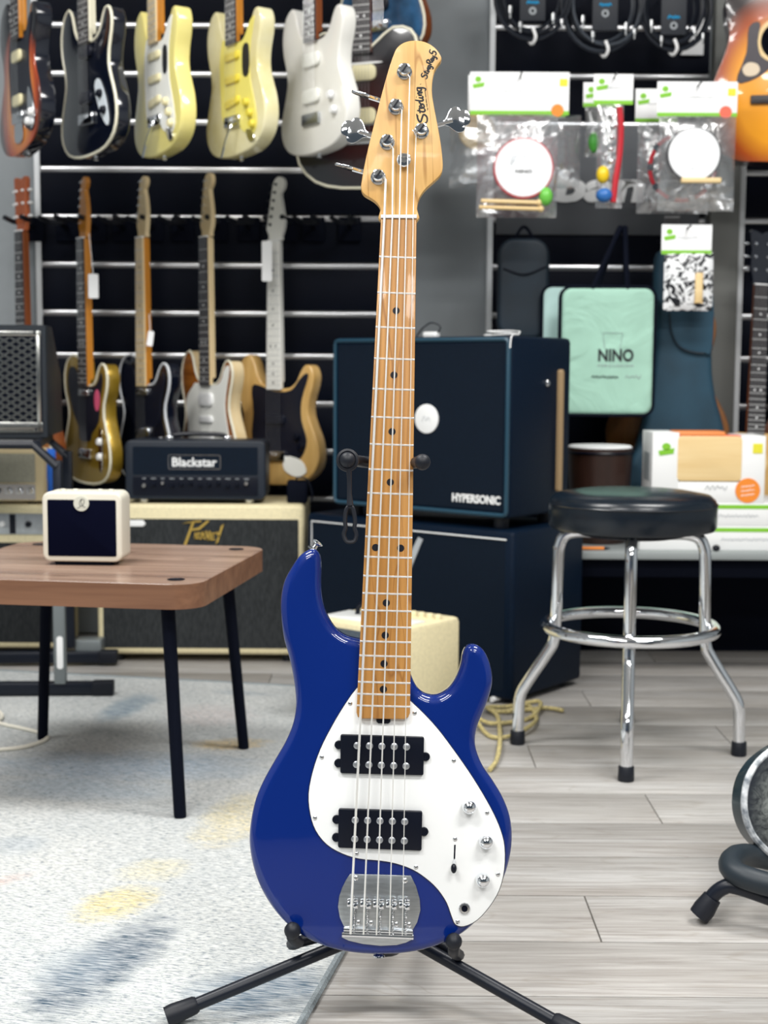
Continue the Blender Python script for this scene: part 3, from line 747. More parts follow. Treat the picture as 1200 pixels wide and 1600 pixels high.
# ------------------------------------------------------------------ bar stool
sc_ = onz(979, 1171)
SCX, SCY = sc_.x, sc_.y
stool = thing('bar_stool', 'round black padded stool with chrome legs and foot ring', 'stool', T(SCX, SCY, 0))
VINYL = pmat('black_vinyl', (0.004, 0.009, 0.016), 0.27, noise=.2, nscale=200)
sr = .184
q = MB(); q.lathe([(sr - .02, .500), (sr - .004, .503), (sr, .510), (sr + .001, .555), (sr - .003, .568), (sr - .014, .578), (sr - .06, .586), (.05, .588), (.0005, .588)], 48); seat = q.build('seat', VINYL, stool, 'round black vinyl seat')
q = MB(); q.tube([((sr + .001) * math.cos(t), (sr + .001) * math.sin(t), .5585) for t in [2 * math.pi * i / 48 for i in range(48)]], .0022, 6, closed=True); q.build('piping', VINYL, seat)
q = MB(); q.lathe([(.10, .485), (.12, .49), (.12, .502)], 32); q.build('seat_plate', BLACK, stool)
prof = [(.085, .492), (.120, .492), (.146, .484), (.158, .462), (.161, .43), (.164, .30), (.168, .245), (.182, .215), (.226, .145), (.240, .118), (.244, .09), (.246, .005)]
for k_ in range(4):
    t = R(-100 + 90 * k_); q = MB(); q.tube(spline([(r_ * math.cos(t), r_ * math.sin(t), z_) for r_, z_ in prof], 4, False), .0135, 14); lg = q.build('leg', CHROME, stool)
    q = MB(); q.lathe([(.0165, 0), (.0175, .004), (.0165, .03), (.015, .032)], 16, T(.246 * math.cos(t), .246 * math.sin(t), 0)); q.build('rubber_tip', RUBBER, lg)
q = MB(); q.tube([(.188 * math.cos(t), .188 * math.sin(t), .282) for t in [2 * math.pi * i / 56 for i in range(56)]], .0135, 14, closed=True); q.build('foot_ring', CHROME, stool)

# ------------------------------------------------------------------ the two stacked speaker cabinets
CA = R(-39)
p = onz(799, 1105)
def cab_root(name, label, px, py_z, z, Y):
    pass
cab1 = thing('speaker_cabinet', 'large navy speaker cabinet on the floor with white piping, below the other cabinet', 'speaker cabinet', T(p.x, p.y, 0) @ RZ(CA))
LW, LD, LH = .70, .34, .447      # local: front-right corner at origin, X to -LW, depth +Y
q = MB(); q.rbox(-LW / 2, LD / 2, .015 + (LH - .015) / 2, LW, LD, LH - .015, .012); q.build('shell', NAVYTOLEX, cab1)
q = MB(); q.prism(rrect(LW - .05, LH - .065, .004, -LW / 2, LH / 2 + .005), -.003, .0006, mx=RX90); q.build('grille', NAVYGRILLE, cab1)
pip = pmat('white_piping', '#e4e6e6', .5)
q = MB(); q.tube([(-LW + .022, -.002, .05), (-LW + .022, -.002, LH - .022), (-.022, -.002, LH - .022)], .0022, 6); q.build('piping', pip, cab1, 'thin white piping')
q = MB(); q.prism([(-.36, .36), (-.335, .36), (-.345, .33), (-.30, .41), (-.285, .405), (-.335, .30), (-.345, .30)], .0005, .004, mx=RX90); q.build('emblem', pmat('silver_emblem', '#d5dade', .3, .5), cab1, 'silver angular emblem')
for x in (-.05, -LW + .05):
    for y in (.04, LD - .04):
        q = MB(); q.lathe([(.018, 0), (.02, .004), (.02, .018)], 12, T(x, y, 0)); q.build('foot', RUBBER, cab1)
UW, UD, UZ, UH = .585, .285, .447, .487
p2 = Vector((p.x, p.y, 0)) + (RZ(CA) @ Vector((-.02, .005, 0)))
cab2 = thing('speaker_cabinet', 'navy speaker cabinet with tan side strip stacked on the floor cabinet behind the bass neck', 'speaker cabinet', T(p2.x, p2.y, UZ) @ RZ(CA))
q = MB(); q.rbox(-UW / 2, UD / 2, .03 + (UH - .03) / 2, UW, UD, UH - .03, .012); q.build('shell', NAVYTOLEX, cab2)
q = MB(); q.prism(rrect(UW - .04, UH - .07, .004, -UW / 2, .03 + (UH - .03) / 2), -.003, .0008, mx=RX90); q.build('grille', NAVYGRILLE, cab2)
EDGE = pmat('blue_edge_highlight', (0.010, 0.050, 0.085), .4)  # edge highlight put into the colour of a lighter blue bead
q = MB(); q.tube([(x, -.0005, z) for x, z in rrect(UW - .016, UH - .046, .01, -UW / 2, .03 + (UH - .03) / 2, 2)], .006, 6, closed=True); q.build('edge_highlight', EDGE, cab2)
letter('lettering', 'HYPERSONIC', WHITE, cab2, front(-.10, -.001, .075), w=.15, h=.022, bold=.03, extrude=.002)
q = MB(); q.lathe([(.038, 0), (.038, .003), (.034, .004), (.0003, .004)], 32, front(-.26, -.0008, .275) @ Matrix.Diagonal((1, 1, 1, 1))); lg = q.build('badge', WHITE, cab2, 'white oval badge')
scribble('mark', GREYINK, cab2, front(-.26, -.005, .275), .026, .018, n=4)
q = MB(); q.prism(rrect(.018, .32, .008), 0, .012, .004, mx=T(.0, UD - .06, .245) @ RZ(R(90)) @ RX90); q.build('side_strip', pmat('brown_strip', '#9b8260', .5), cab2, 'tan vertical side strip')
q = MB(); q.lathe([(.009, 0), (.009, .004), (.006, .007), (.0003, .007)], 16, T(0, UD - .12, .37) @ RYm(R(90))); q.build('side_stud', CHROME, cab2)
for x in (-.05, -UW + .05):
    for y in (.04, UD - .04):
        q = MB(); q.lathe([(.018, 0), (.02, .004), (.02, .032)], 12, T(x, y, 0)); q.build('foot', RUBBER, cab2)
TOPZ = UZ + UH
def topp(px, py): return onz(px, py, TOPZ)
def ontop(x, y): return T(p2.x, p2.y, TOPZ) @ RZ(CA) @ T(x, y, 0)
# bits lying on top of it
o = thing('clip_tuner', 'small chrome clip device standing on the upper speaker cabinet', 'tuner', ontop(-.475, .10))
q = MB(); q.rbox(0, 0, .018, .028, .016, .036, .004); q.build('case', CHROME, o)
q = MB(); q.rbox(.002, -.009, .018, .016, .002, .024, .001); q.build('screen', BLACK, o)
q = MB(); q.tube([(0, 0, .034), (.0, 0, .055)], .006, 8); q.build('stem', STEEL, o)
o = thing('cable_adapter', 'white plug with thin dark wire on the upper speaker cabinet', 'adapter', ontop(-.325, .10))
q = MB(); q.rbox(0, 0, .008, .045, .022, .016, .005); q.build('plug', WHITE, o)
q = MB(); q.tube(spline([(.02, 0, .01), (.03, 0, .03), (.0, 0, .04), (-.03, 0, .025), (-.05, 0, .004)], 5, False), .0018, 6); q.build('wire', BLACK, o)
q = MB(); q.tube(spline([(-.07, .00, .004), (-.03, .03, .006), (.02, .02, .008), (.035, -.03, .008), (-.01, -.04, .010), (-.05, -.01, .014), (.0, .02, .015), (.045, -.01, .012), (.055, -.025, .010), (.062, -.04, .004), (.066, -.075, .0), (.066, -.082, -.03)], 6, False), .0016, 7)
q.build('loose_cable', WHITE, None, 'white cable coiled on the corner of the upper speaker cabinet', cat='cable', mx=ontop(-.055, .06))

# ------------------------------------------------------------------ small cream combo standing in front of the cabinets
p = onz(620, 1160)
combo = thing('combo_amplifier', 'small cream combo amplifier on the floor half hidden behind the blue bass', 'amplifier', T(p.x, p.y, .0075) @ RZ(CA))
CW, CD, CH = .265, .245, .250
q = MB(); q.rbox(-CW / 2, CD / 2, CH / 2 + .008, CW, CD, CH - .012, .012); q.build('shell', CREAM, combo)
q = MB(); q.prism(rrect(CW - .012, CH - .03, .004, -CW / 2, CH / 2 + .002), -.003, .001, mx=RX90); q.build('grille', pmat('grey_grille_cloth', '#5c6873', .8, noise=.5, nscale=500), combo)
q = MB(); q.rbox(-CW / 2, .075, CH + .0035, CW - .03, .10, .005, .002); pn = q.build('control_panel', pmat('panel_white', '#e3e5e3', .4), combo)
for i in range(10):
    q = MB(); q.lathe([(.009, 0), (.009, .008), (.007, .011), (.0003, .011)], 12, T(-CW + .02 + i * .025, .18, CH + .002)); q.build('knob', CREAM, combo)
q = MB(); q.tube(spline([(-CW + .07, .09, CH + .006), (-CW + .08, .09, CH + .03), (-CW / 2, .09, CH + .034), (-.08, .09, CH + .03), (-.07, .09, CH + .006)], 5, False), .006, 8); q.build('handle', BLACK, combo)
for x in (-.04, -CW + .04):
    for y in (.03, CD - .03):
        q = MB(); q.lathe([(.013, 0), (.014, .01)], 10, T(x, y, 0)); q.build('foot', RUBBER, combo)

# ------------------------------------------------------------------ cables on the floor
rope = pmat('yellow_braided_cable', '#d8c887', .8, noise=.5, nscale=260, col2='#8a8060')
pts = [(765, 1203), (776, 1190), (781, 1165), (780, 1130), (775, 1118), (762, 1110), (795, 1104), (840, 1098), (842, 1112), (822, 1124), (770, 1133), (745, 1128), (765, 1150), (800, 1152), (830, 1138), (838, 1120), (826, 1105), (810, 1112), (780, 1112), (760, 1108)]
path = [onz(x, y, .006) + Vector((0, 0, .004 * (i % 3))) for i, (x, y) in enumerate(pts)]
q = MB(); q.tube(spline(path, 6, False), .0052, 8); q.build('braided_cable', rope, None, 'yellow braided cable lying in loops on the floor beside the blue bass', cat='cable')
path = [onz(x, y, .008) for x, y in ((790, 1112), (830, 1108), (855, 1106), (880, 1110))]
q = MB(); q.tube(spline(path, 5, False), .005, 8); q.build('braided_cable', rope, None, 'short straight end of yellow cable beside the stool foot', cat='cable')
a, c = onz(768, 1093, .012), onz(783, 1090, .012)
q = MB(); q.tube([a, a.lerp(c, .7), c], [.007, .007, .004], 8); q.build('cable_plug', WHITE, None, 'small white plug on the floor by the lower speaker cabinet', cat='plug')
path = [onz(x, y, .012) for x, y in ((-60, 1110), (0, 1130), (35, 1138), (62, 1145), (74, 1152), (62, 1160), (25, 1169), (-50, 1174))]
q = MB(); q.tube(spline(path, 6, False), .0048, 8); q.build('white_cable', pmat('ivory_cable', '#e6e2d4', .5), None, 'ivory cable looping on the rug around a table leg', cat='cable')
path = [onz(x, y, .014) for x, y in ((-70, 1100), (-20, 1105), (3, 1117), (-10, 1127), (-60, 1130))]
q = MB(); q.tube(spline(path, 6, False), .0048, 8); q.build('white_cable', MATS['ivory_cable'], None, 'thick ivory cable bend at the rug\'s outer side', cat='cable')

# ------------------------------------------------------------------ burl-topped guitar on its low stand (right foreground)
fs = thing('floor_guitar_stand', 'low black floor stand with thick padded tube under the burl-topped guitar', 'stand', T(*onz(1170, 1400).xy, 0))
FI = T(*onz(1170, 1400).xy, 0).inverted()
def Fp(px, py, Y): return FI @ at(px, py, Y)
g0 = onz(1098, 1430, .012); Yf = g0.y
q = MB(); pth = [FI @ (g0 + Vector((.004, 0, .004))), Fp(1112, 1402, Yf), Fp(1130, 1387, Yf - .005), Fp(1150, 1386, Yf - .01), Fp(1215, 1408, Yf - .03), Fp(1330, 1450, Yf - .1)]
q.tube(spline(pth, 5, False), .0115, 12); lg = q.build('leg', BLACKT, fs)
q = MB(); q.tube([FI @ (g0 + Vector((-.006, 0, -.001))), FI @ (g0 + Vector((.002, 0, .010))), Fp(1113, 1402, Yf)], [.0165, .0175, .0145], 12); q.build('rubber_foot', RUBBER, lg)
q = MB(); pth = [Fp(1215, 1345, Yf + .16), Fp(1175, 1337, Yf + .12), Fp(1152, 1338, Yf + .06), Fp(1141, 1350, Yf + .02), Fp(1150, 1364, Yf - .01), Fp(1180, 1376, Yf - .03), Fp(1230, 1388, Yf - .04), Fp(1320, 1400, Yf - .05)]
q.tube(spline(pth, 6, False), .0185, 14); q.build('padded_arm', pmat('foam_pad', (0.009, 0.017, 0.025), .5), fs)
q = MB(); q.tube([Fp(1320, 1400, Yf - .05), Fp(1320, 1440, Yf - .05), FI @ onz(1330, 1490, .0)], .0115, 10); q.build('leg', BLACKT, fs)
bo = at(1216, 1340, Yf + .12)
gmx = T(bo) @ RZ(R(25)) @ RXm(R(90 - 14)) @ RZ(R(-37)) @ Matrix.Scale(.8, 4)
bg_ = thing('burl_guitar', 'dark guitar body with burl wood top and pearl binding on the low floor stand', 'guitar', gmx)
ol = [(-.02, .0), (-.075, .012), (-.115, .045), (-.135, .095), (-.130, .145), (-.108, .19), (-.085, .225), (-.083, .26), (-.1, .3), (-.108, .34), (-.095, .375), (-.06, .39), (-.03, .38), (.03, .38), (.06, .385), (.095, .375), (.108, .34), (.1, .3), (.083, .26), (.085, .225), (.108, .19), (.130, .145), (.135, .095), (.115, .045), (.075, .012), (.02, 0)]
burl = pmat('burl_top', '#8a8d8a', .3, coat=.6); k = NT(burl)
vec = k.mapped(); dn = k.noise(k.mapped(sc=(28, 28, 28)), 1.0, 6, .75, 2.5)
vo = k.n('ShaderNodeTexVoronoi'); vo.inputs['Scale'].default_value = 55; k.l(vec, vo.inputs[0])
sp = k.n('ShaderNodeSeparateXYZ'); k.l(vec, sp.inputs[0])
col = k.mix(k.rng(dn, .38, .62), '#15191d', '#7d827f'); col = k.mix(k.rng(vo.outputs[0], .15, .35, .9, 0), col, '#14171b')
ed = k.math('SQRT', k.math('ADD', k.math('POWER', k.math('DIVIDE', sp.outputs[0], .13), 2.0), k.math('POWER', k.math('DIVIDE', k.math('SUBTRACT', sp.outputs[1], .12), .15), 2.0)))
col = k.mix(k.rng(ed, .62, 1.0), col, (0.004, .008, .016)); k.color(col)
q = MB(); q.prism(spline(ol, 4), -.05, -.004, 0, .006); q.build('side_shell', pmat('teal_black_lacquer', (0.008, .022, .030), .3, coat=.6), bg_)
q = MB(); q.prism(spline(ol, 4), -.004, 0.0, .002); q.build('top', burl, bg_, 'burl wood top fading to black')
pearl = pmat('pearl_binding', '#dfe3e6', .25, noise=.6, nscale=45, col2='#6d757d')
q = MB(); q.tube([(p.x, p.y, -.006) for p in spline(ol, 4)], .0075, 8, closed=True); q.build('binding', pearl, bg_, 'pearl binding')
q = MB(); q.prism([(-.024, .36), (.024, .36), (.021, .75), (-.021, .75)], -.004, .008, .001); q.build('neck', ROSEWOOD, bg_)
q = MB(); q.prism([(-.021, .75), (.021, .75), (.03, .80), (.034, .9), (0, .92), (-.034, .9), (-.03, .80)], -.012, .002, .002); q.build('headstock', BLACK, bg_)
q = MB(); q.rbox(0, .09, .006, .075, .02, .012, .003); q.build('bridge', BLACK, bg_)
for i in range(4):
    x = -.0225 + i * .015; q = MB(); q.tube([(x, .095, .014), (x * .8, .75, .011)], .0009, 5); q.build('string', NICKEL, bg_)
# ------------------------------------------------------------------ wall guitars
STRAT = [(-.105, .397), (-.135, .378), (-.152, .335), (-.150, .285), (-.134, .235), (-.129, .195), (-.145, .145), (-.160, .095), (-.153, .047), (-.117, .013), (-.05, 0), (.03, .002), (.1, .014), (.146, .045), (.163, .09), (.156, .14), (.136, .185), (.123, .222), (.126, .262), (.139, .302), (.143, .335), (.131, .362), (.110, .365), (.093, .345), (.076, .315), (.048, .297), (.0, .295), (-.045, .305), (-.07, .335), (-.084, .375)]
TELE = [(-.03, .372), (-.08, .388), (-.125, .372), (-.148, .33), (-.145, .28), (-.126, .235), (-.121, .2), (-.14, .15), (-.158, .1), (-.155, .05), (-.12, .015), (-.05, 0), (.05, 0), (.12, .015), (.155, .05), (.158, .1), (.142, .15), (.122, .2), (.122, .24), (.14, .28), (.147, .32), (.135, .352), (.11, .36), (.088, .34), (.07, .31), (.045, .297), (.0, .30), (-.02, .34)]
OFFSET = [(-.09, .405), (-.125, .39), (-.148, .35), (-.150, .30), (-.130, .245), (-.125, .2), (-.148, .145), (-.168, .09), (-.160, .04), (-.12, .006), (-.05, -.004), (.04, .008), (.11, .03), (.150, .07), (.160, .115), (.148, .16), (.126, .2), (.118, .235), (.126, .275), (.142, .315), (.144, .345), (.128, .368), (.105, .368), (.088, .345), (.07, .312), (.04, .297), (0, .295), (-.045, .308), (-.065, .345), (-.072, .385)]
SEMI = [(-.04, .385), (-.09, .42), (-.14, .41), (-.16, .37), (-.155, .325), (-.13, .275), (-.128, .24), (-.16, .19), (-.195, .13), (-.19, .07), (-.14, .02), (-.06, 0), (.06, 0), (.14, .02), (.19, .07), (.195, .13), (.16, .19), (.128, .24), (.13, .275), (.155, .325), (.16, .37), (.14, .41), (.09, .42), (.04, .385), (0, .36)]
ACOU = [(-.05, .50), (-.1, .497), (-.138, .47), (-.148, .42), (-.135, .355), (-.125, .30), (-.145, .24), (-.185, .17), (-.2, .11), (-.18, .045), (-.11, .006), (-.04, 0), (.04, 0), (.11, .006), (.18, .045), (.2, .11), (.185, .17), (.145, .24), (.125, .30), (.135, .355), (.148, .42), (.138, .47), (.1, .497), (.05, .50), (0, .5)]
ACOUCUT = [(-.05, .50), (-.1, .497), (-.138, .475), (-.150, .44), (-.146, .395), (-.138, .35), (-.148, .30), (-.175, .23), (-.2, .14), (-.19, .06), (-.12, .008), (-.04, 0), (.04, 0), (.12, .008), (.19, .06), (.2, .14), (.175, .23), (.14, .30), (.125, .34), (.13, .38), (.15, .42), (.15, .44), (.12, .45), (.08, .42), (.05, .46), (0, .5)]
def sunburst(name, c, m, e, rx, ry, cy, r0=.35, r1=1.0):
    mt = pmat(name, c, .25, coat=.8); k = NT(mt); v = k.mapped(); s = k.n('ShaderNodeSeparateXYZ'); k.l(v, s.inputs[0])
    d = k.math('SQRT', k.math('ADD', k.math('POWER', k.math('DIVIDE', s.outputs[0], rx), 2.0), k.math('POWER', k.math('DIVIDE', k.math('SUBTRACT', s.outputs[1], cy), ry), 2.0)))
    col = k.mix(k.rng(d, r0, (r0 + r1) / 2), c, m); col = k.mix(k.rng(d, (r0 + r1) / 2, r1), col, e); k.color(col); return mt
def headpts(kind, yn):
    if kind == 'inline': P = [(-.021, 0), (-.025, .018), (-.034, .034), (-.030, .055), (-.020, .11), (-.010, .16), (-.003, .178), (.012, .188), (.028, .183), (.035, .168), (.030, .150), (.020, .138), (.024, .115), (.030, .085), (.034, .055), (.030, .03), (.022, .012), (.021, 0)]
    elif kind == 'tele': P = [(-.021, 0), (-.024, .018), (-.030, .034), (-.026, .06), (-.018, .11), (-.010, .155), (-.004, .172), (.010, .18), (.022, .176), (.027, .164), (.022, .15), (.014, .14), (.020, .12), (.026, .09), (.028, .06), (.024, .03), (.021, .012), (.021, 0)]
    else: P = [(-.021, 0), (-.026, .02), (-.034, .05), (-.032, .10), (-.038, .155), (-.018, .158), (0, .150), (.018, .158), (.038, .155), (.032, .10), (.034, .05), (.026, .02), (.021, 0)]
    return [(x, y + yn) for x, y in P]
def guitar(name, label, mx, outline, body, neckm, boardm, headm=None, head='inline', thick=.045, side=None, guard=None, guardm=None, pick=(), pickm=None, knobs=(), knobm=None, bind=None, yn=.735, bridge=.09, trem=False, hole=None, cat='guitar', group='guitars hanging on the slat wall', radius=.006, end=.295, bridgem=None, plates=(), tunerm=None):
    g = thing(name, label, cat, mx, group)
    pts = spline(outline, 4); q = MB()
    if side is None: q.prism(pts, -thick, 0, radius, radius, 3); q.build('body', body, g)
    else:
        q.prism(pts, -thick, -.004, 0, .006, 2); q.build('side_shell', side, g)
        q = MB(); q.prism(pts, -.004, 0, .002, 0, 2); q.build('body_top', body, g)
    if bind is not None:
        q = MB(); q.tube([(p.x, p.y, -.002) for p in pts[::2]], .004, 6, closed=True); q.build('binding', bind, g)
    if guard:
        q = MB(); q.prism(spline(guard, 3), 0.0002, .0025, .0005, 0, 1); q.build('pickguard', guardm, g)
    FZ_ = .011 if thick < .07 else .008
    hw = .0215; he = .028
    q = MB(); q.prism([(-he, end), (he, end), (hw, yn), (-hw, yn)], -.006, FZ_ - .004, 0, .005, 2)
    q.prism([(-he + .004, end + .02), (he - .004, end + .02), (.016, yn), (-.016, yn)], -.020, -.003, 0, .008, 2); nk = q.build('neck', neckm, g)
    q = MB(); q.prism([(-he, end - .004), (he, end - .004), (hw, yn), (-hw, yn)], FZ_ - .004, FZ_, .0008, 0, 1); fb = q.build('fretboard', boardm, g)
    sc = yn - bridge; q = MB()
    for i in range(1, 23):
        y = bridge + sc * 2 ** (-i / 12.0)
        if y < end: break
        w = hw + (he - hw) * (yn - y) / (yn - end); q.rbox(0, y, FZ_ + .0004, 2 * w, .0018, .001)
    fo = q.build('fret_wires', fw, fb); fo['kind'] = 'stuff'
    dm = WHITE if boardm is ROSEWOOD else dotm
    for i in (3, 5, 7, 9, 12, 15, 17, 19):
        y = bridge + sc * 2 ** (-(i - .5) / 12.0)
        if y < end + .01: break
        for x in ((-.01, .01) if i == 12 else (0,)):
            q = MB(); q.lathe([(.0032, 0), (.0032, .0006)], 10, T(x, y, FZ_)); q.build('inlay_dot', dm, fb)
    q = MB(); q.rbox(0, yn + .002, FZ_ - .002, .043, .004, .009, .001); q.build('nut', WHITE, g)
    hm = headm or neckm
    q = MB(); q.prism(spline(headpts(head, yn + .002), 2), -.014, .001, .0015, .0015, 1); hs = q.build('headstock', hm, g)
    tm = tunerm or CHROME
    for i in range(6):
        if head in ('inline', 'tele'):
            y = yn + .05 + i * .0235; x = -.028 + i * .0045; sx = x + .010
            q = MB(); q.tube([(x + .003, y, -.007), (x - .008, y, -.007)], .002, 6); q.rbox(x - .014, y, -.007, .013, .006, .012, .003)
        else:
            s = -1 if i < 3 else 1; y = yn + .045 + (i % 3) * .038; x = s * .033; sx = s * .02
            q = MB(); q.tube([(x - s * .003, y, -.007), (x + s * .008, y, -.007)], .002, 6); q.rbox(x + s * .014, y, -.007, .014, .008, .013, .003)
        q.lathe([(.0045, .001), (.0045, .003), (.003, .0035), (.003, .008)], 8, T(sx, y, 0)); q.build('tuner', tm, g)
    for (y, w, h, a) in pick:
        q = MB(); q.rbox(0, 0, .005, w, h, .010, .003, mx=T(0, y, 0) @ RZ(R(a)), cr=min(w, h) * .35); q.build('pickup', pickm, g)
    for x, y in knobs:
        q = MB(); q.lathe([(.0115, .002), (.011, .009), (.009, .014), (.0085, .015)], 14, T(x, y, 0)); q.build('control_knob', knobm or WHITE, g)
    q = MB(); q.rbox(0, bridge, .005, .082 if thick < .07 else .15, .03 if thick < .07 else .024, .010, .003); q.build('bridge', bridgem or (CHROME if thick < .07 else ROSEWOOD), g)
    if trem:
        q = MB(); q.tube(spline([(.025, bridge, .010), (.03, bridge - .01, .022), (.02, bridge - .05, .035), (.01, bridge - .10, .045)], 4, False), .003, 7); q.build('tremolo_arm', CHROME, g)
    for nm, pl, mt in plates:
        q = MB(); q.prism(spline(pl, 3), .0025, .0045, .0005, 0, 1); q.build(nm, mt, g)
    q = MB()
    q.lathe([(.005, 0), (.004, .006), (.0075, .010), (.005, .012)], 10, T(0, .001, -thick / 2) @ RXm(R(90))); q.build('strap_button', tm, g)
    if hole:
        hx, hy, hr = hole
        q = MB(); q.lathe([(hr + .012, 0), (hr + .012, .0008), (hr, .0009), (hr, 0)], 32, T(hx, hy, 0)); q.build('rosette', PALEWOOD, g)
        q = MB(); q.lathe([(hr, .0004), (0.0003, .0004)], 32, T(hx, hy, 0)); q.build('sound_hole', BLACKM, g)
    q = MB()
    for i in range(6):
        q.tube([(-.026 + i * .0104, bridge, .013), (-.0175 + i * .007, yn, FZ_ + .003)], .0005, 4)
    so = q.build('strings', NICKEL, g); so['kind'] = 'stuff'
    return g
def gmx(px, py, Y, yaw, ly=0.0, lean=0.0, roll=0.0):
    """guitar whose local point (0,ly) is seen at px,py on the plane Y"""
    rot = RZ(R(yaw)) @ RXm(R(90 - lean)) @ RZ(R(roll))
    return T(at(px, py, Y)) @ rot @ T(0, -ly, 0)
def hanger(px, py, label, Y=None, yaw=0, reach=.14):
    p = at(px, py, WALL_Y - reach)
    h = thing('wall_hanger', label, 'hanger', T(p.x, WALL_Y - .021, p.z), 'guitar hangers on the slat wall')
    q = MB(); q.rbox(0, -.006, -.005, .07, .012, .075, .003); q.build('plate', BLACKM, h)
    q = MB(); q.tube([(0, -.01, 0), (0, -reach * .5, 0), (0, -reach + .02, .004)], .008, 8); q.build('arm', BLACKM, h)
    m = T(0, -reach + .02, .004) @ RZ(R(yaw))
    for s in (-1, 1):
        q = MB(); q.tube(spline([m @ Vector(v) for v in ((0, 0, 0), (s * .025, 0, .002), (s * .032, -.012, .004), (s * .031, -.05, .012))], 4, False), .0075, 8); q.build('prong', RUBBER, h)
    return h
STG = [(-.058, .31), (-.075, .25), (-.07, .17), (-.06, .10), (-.02, .095), (.02, .085), (.05, .06), (.10, .045), (.125, .07), (.115, .12), (.09, .19), (.088, .26), (.105, .32), (.112, .345), (.09, .335), (.06, .30), (.03, .292), (-.03, .30)]
TEG = [(-.105, .35), (-.12, .30), (-.09, .22), (-.05, .17), (-.04, .13), (.03, .13), (.04, .15), (.09, .19), (.1, .25), (.12, .31), (.11, .335), (.08, .30), (.03, .292), (-.03, .30), (-.06, .345)]
YEL = pmat('pastel_yellow_lacquer', '#eee28c', .22, coat=.8)
CRM = pmat('aged_cream_lacquer', '#ece6c0', .25, coat=.7, noise=.12, nscale=5, col2='#d3c67f')
WHT = pmat('pearl_white_lacquer', '#e9e8e2', .22, coat=.8)
BLK = pmat('black_lacquer', (0.004, .006, .014), .15, coat=.8)
GOLD = pmat('gold_lacquer', '#a98a2c', .3, .55, coat=.7)
NAT = wood('natural_ash', '#dcb878', '#c09550', axis=1, scale=.8, rough=.3, coat=.5)
FLAME = wood('brown_flame_top', '#a8682a', '#7c4417', axis=0, scale=1.4, rough=.25, coat=.6)
MINTG = pmat('mint_white_guard', '#f3f4ee', .35)
YELG = pmat('yellowed_guard', '#eee37a', .35)
BLG = pmat('black_guard', (0.006, .008, .018), .3)
CRMP = pmat('cream_pickup', '#efe6bb', .4)
LABELBLK = pmat('black_sticker', '#1a1c24', .5)
PINK = pmat('pink_sticker', '#d8577c', .5)
BINDW = pmat('cream_binding', '#ece8d2', .35)
UPY = 3.86
SB = sunburst('three_tone_sunburst', '#e08a34', '#b4481a', '#0c0a14', .15, .19, .14, .6, 1.1)
guitar('offset_guitar', 'three-tone sunburst offset guitar hanging on the outer end of the upper row', gmx(32, 238, UPY, -57), OFFSET, SB, AMBERNECK, ROSEWOOD, side=BLK, guard=STG, guardm=BLG, pick=((.25, .07, .03, 0), (.135, .07, .03, 0)), pickm=CRMP, knobs=((.11, .09), (.085, .07)), bridgem=CHROME, plates=(('control_plate', [(.08, .16), (.105, .13), (.125, .07), (.1, .05), (.075, .1)], CHROME), ('tailpiece', [(-.025, .085), (.025, .085), (.03, .03), (-.03, .03)], CHROME)))
guitar('black_guitar', 'black guitar with cream binding and white control plate in the upper row', gmx(138, 243, UPY, -52), STRAT, BLK, BINDW, ROSEWOOD, headm=BLK, bind=BINDW, pick=((.27, .07, .032, 0), (.15, .07, .032, 0)), pickm=BLG, bridge=.095, plates=(('control_plate', [(.05, .175), (.075, .19), (.11, .14), (.128, .08), (.115, .065), (.075, .11)], pmat('pale_blue_plate', '#dfe8ee', .3)),), knobs=((.085, .15), (.105, .105)), knobm=BLACK)
TR = dict(trem=True)
guitar('yellow_guitar', 'pastel yellow double-horn guitar with amber maple neck in the upper row', gmx(245, 243, UPY, -58), STRAT, YEL, AMBERNECK, PALENECK, guard=STG, guardm=MINTG, pick=((.26, .075, .02, 0), (.20, .075, .02, 0), (.14, .075, .02, 8)), pickm=CRMP, knobs=((.075, .13), (.095, .10), (.108, .07)), knobm=CRMP, trem=True, plates=(('sticker', [(.055, .27), (.08, .27), (.08, .21), (.055, .21)], LABELBLK), ('jack_plate', [(.07, .06), (.1, .055), (.115, .03), (.085, .03)], CHROME)))
guitar('cream_guitar', 'aged cream double-horn guitar with yellowed pickguard and dark fretboard in the upper row', gmx(366, 244, UPY, -55), STRAT, CRM, AMBERNECK, ROSEWOOD, guard=STG, guardm=YELG, pick=((.26, .075, .02, 0), (.20, .075, .02, 0), (.14, .075, .02, 8)), pickm=pmat('yellow_pickup', '#ecd94e', .4), knobs=((.075, .13), (.095, .10), (.108, .07)), knobm=pmat('yellow_knob', '#e0cf4a', .4), trem=True, plates=(('sticker', [(.055, .275), (.085, .275), (.085, .205), (.055, .205)], LABELBLK), ('jack_plate', [(.07, .06), (.1, .055), (.115, .03), (.085, .03)], CHROME)))
guitar('white_guitar', 'pearl white double-horn guitar with dark fretboard in the upper row', gmx(488, 240, UPY, -54), STRAT, WHT, MAHOG, ROSEWOOD, headm=WHT, pick=((.245, .08, .036, 0), (.15, .08, .036, 0)), pickm=MINTG, knobs=((.095, .14), (.11, .1)), knobm=WHITE, bridgem=STEEL)
DRED = sunburst('dark_cherry_burst', '#3c0d10', '#26080d', '#0a0812', .15, .19, .18)
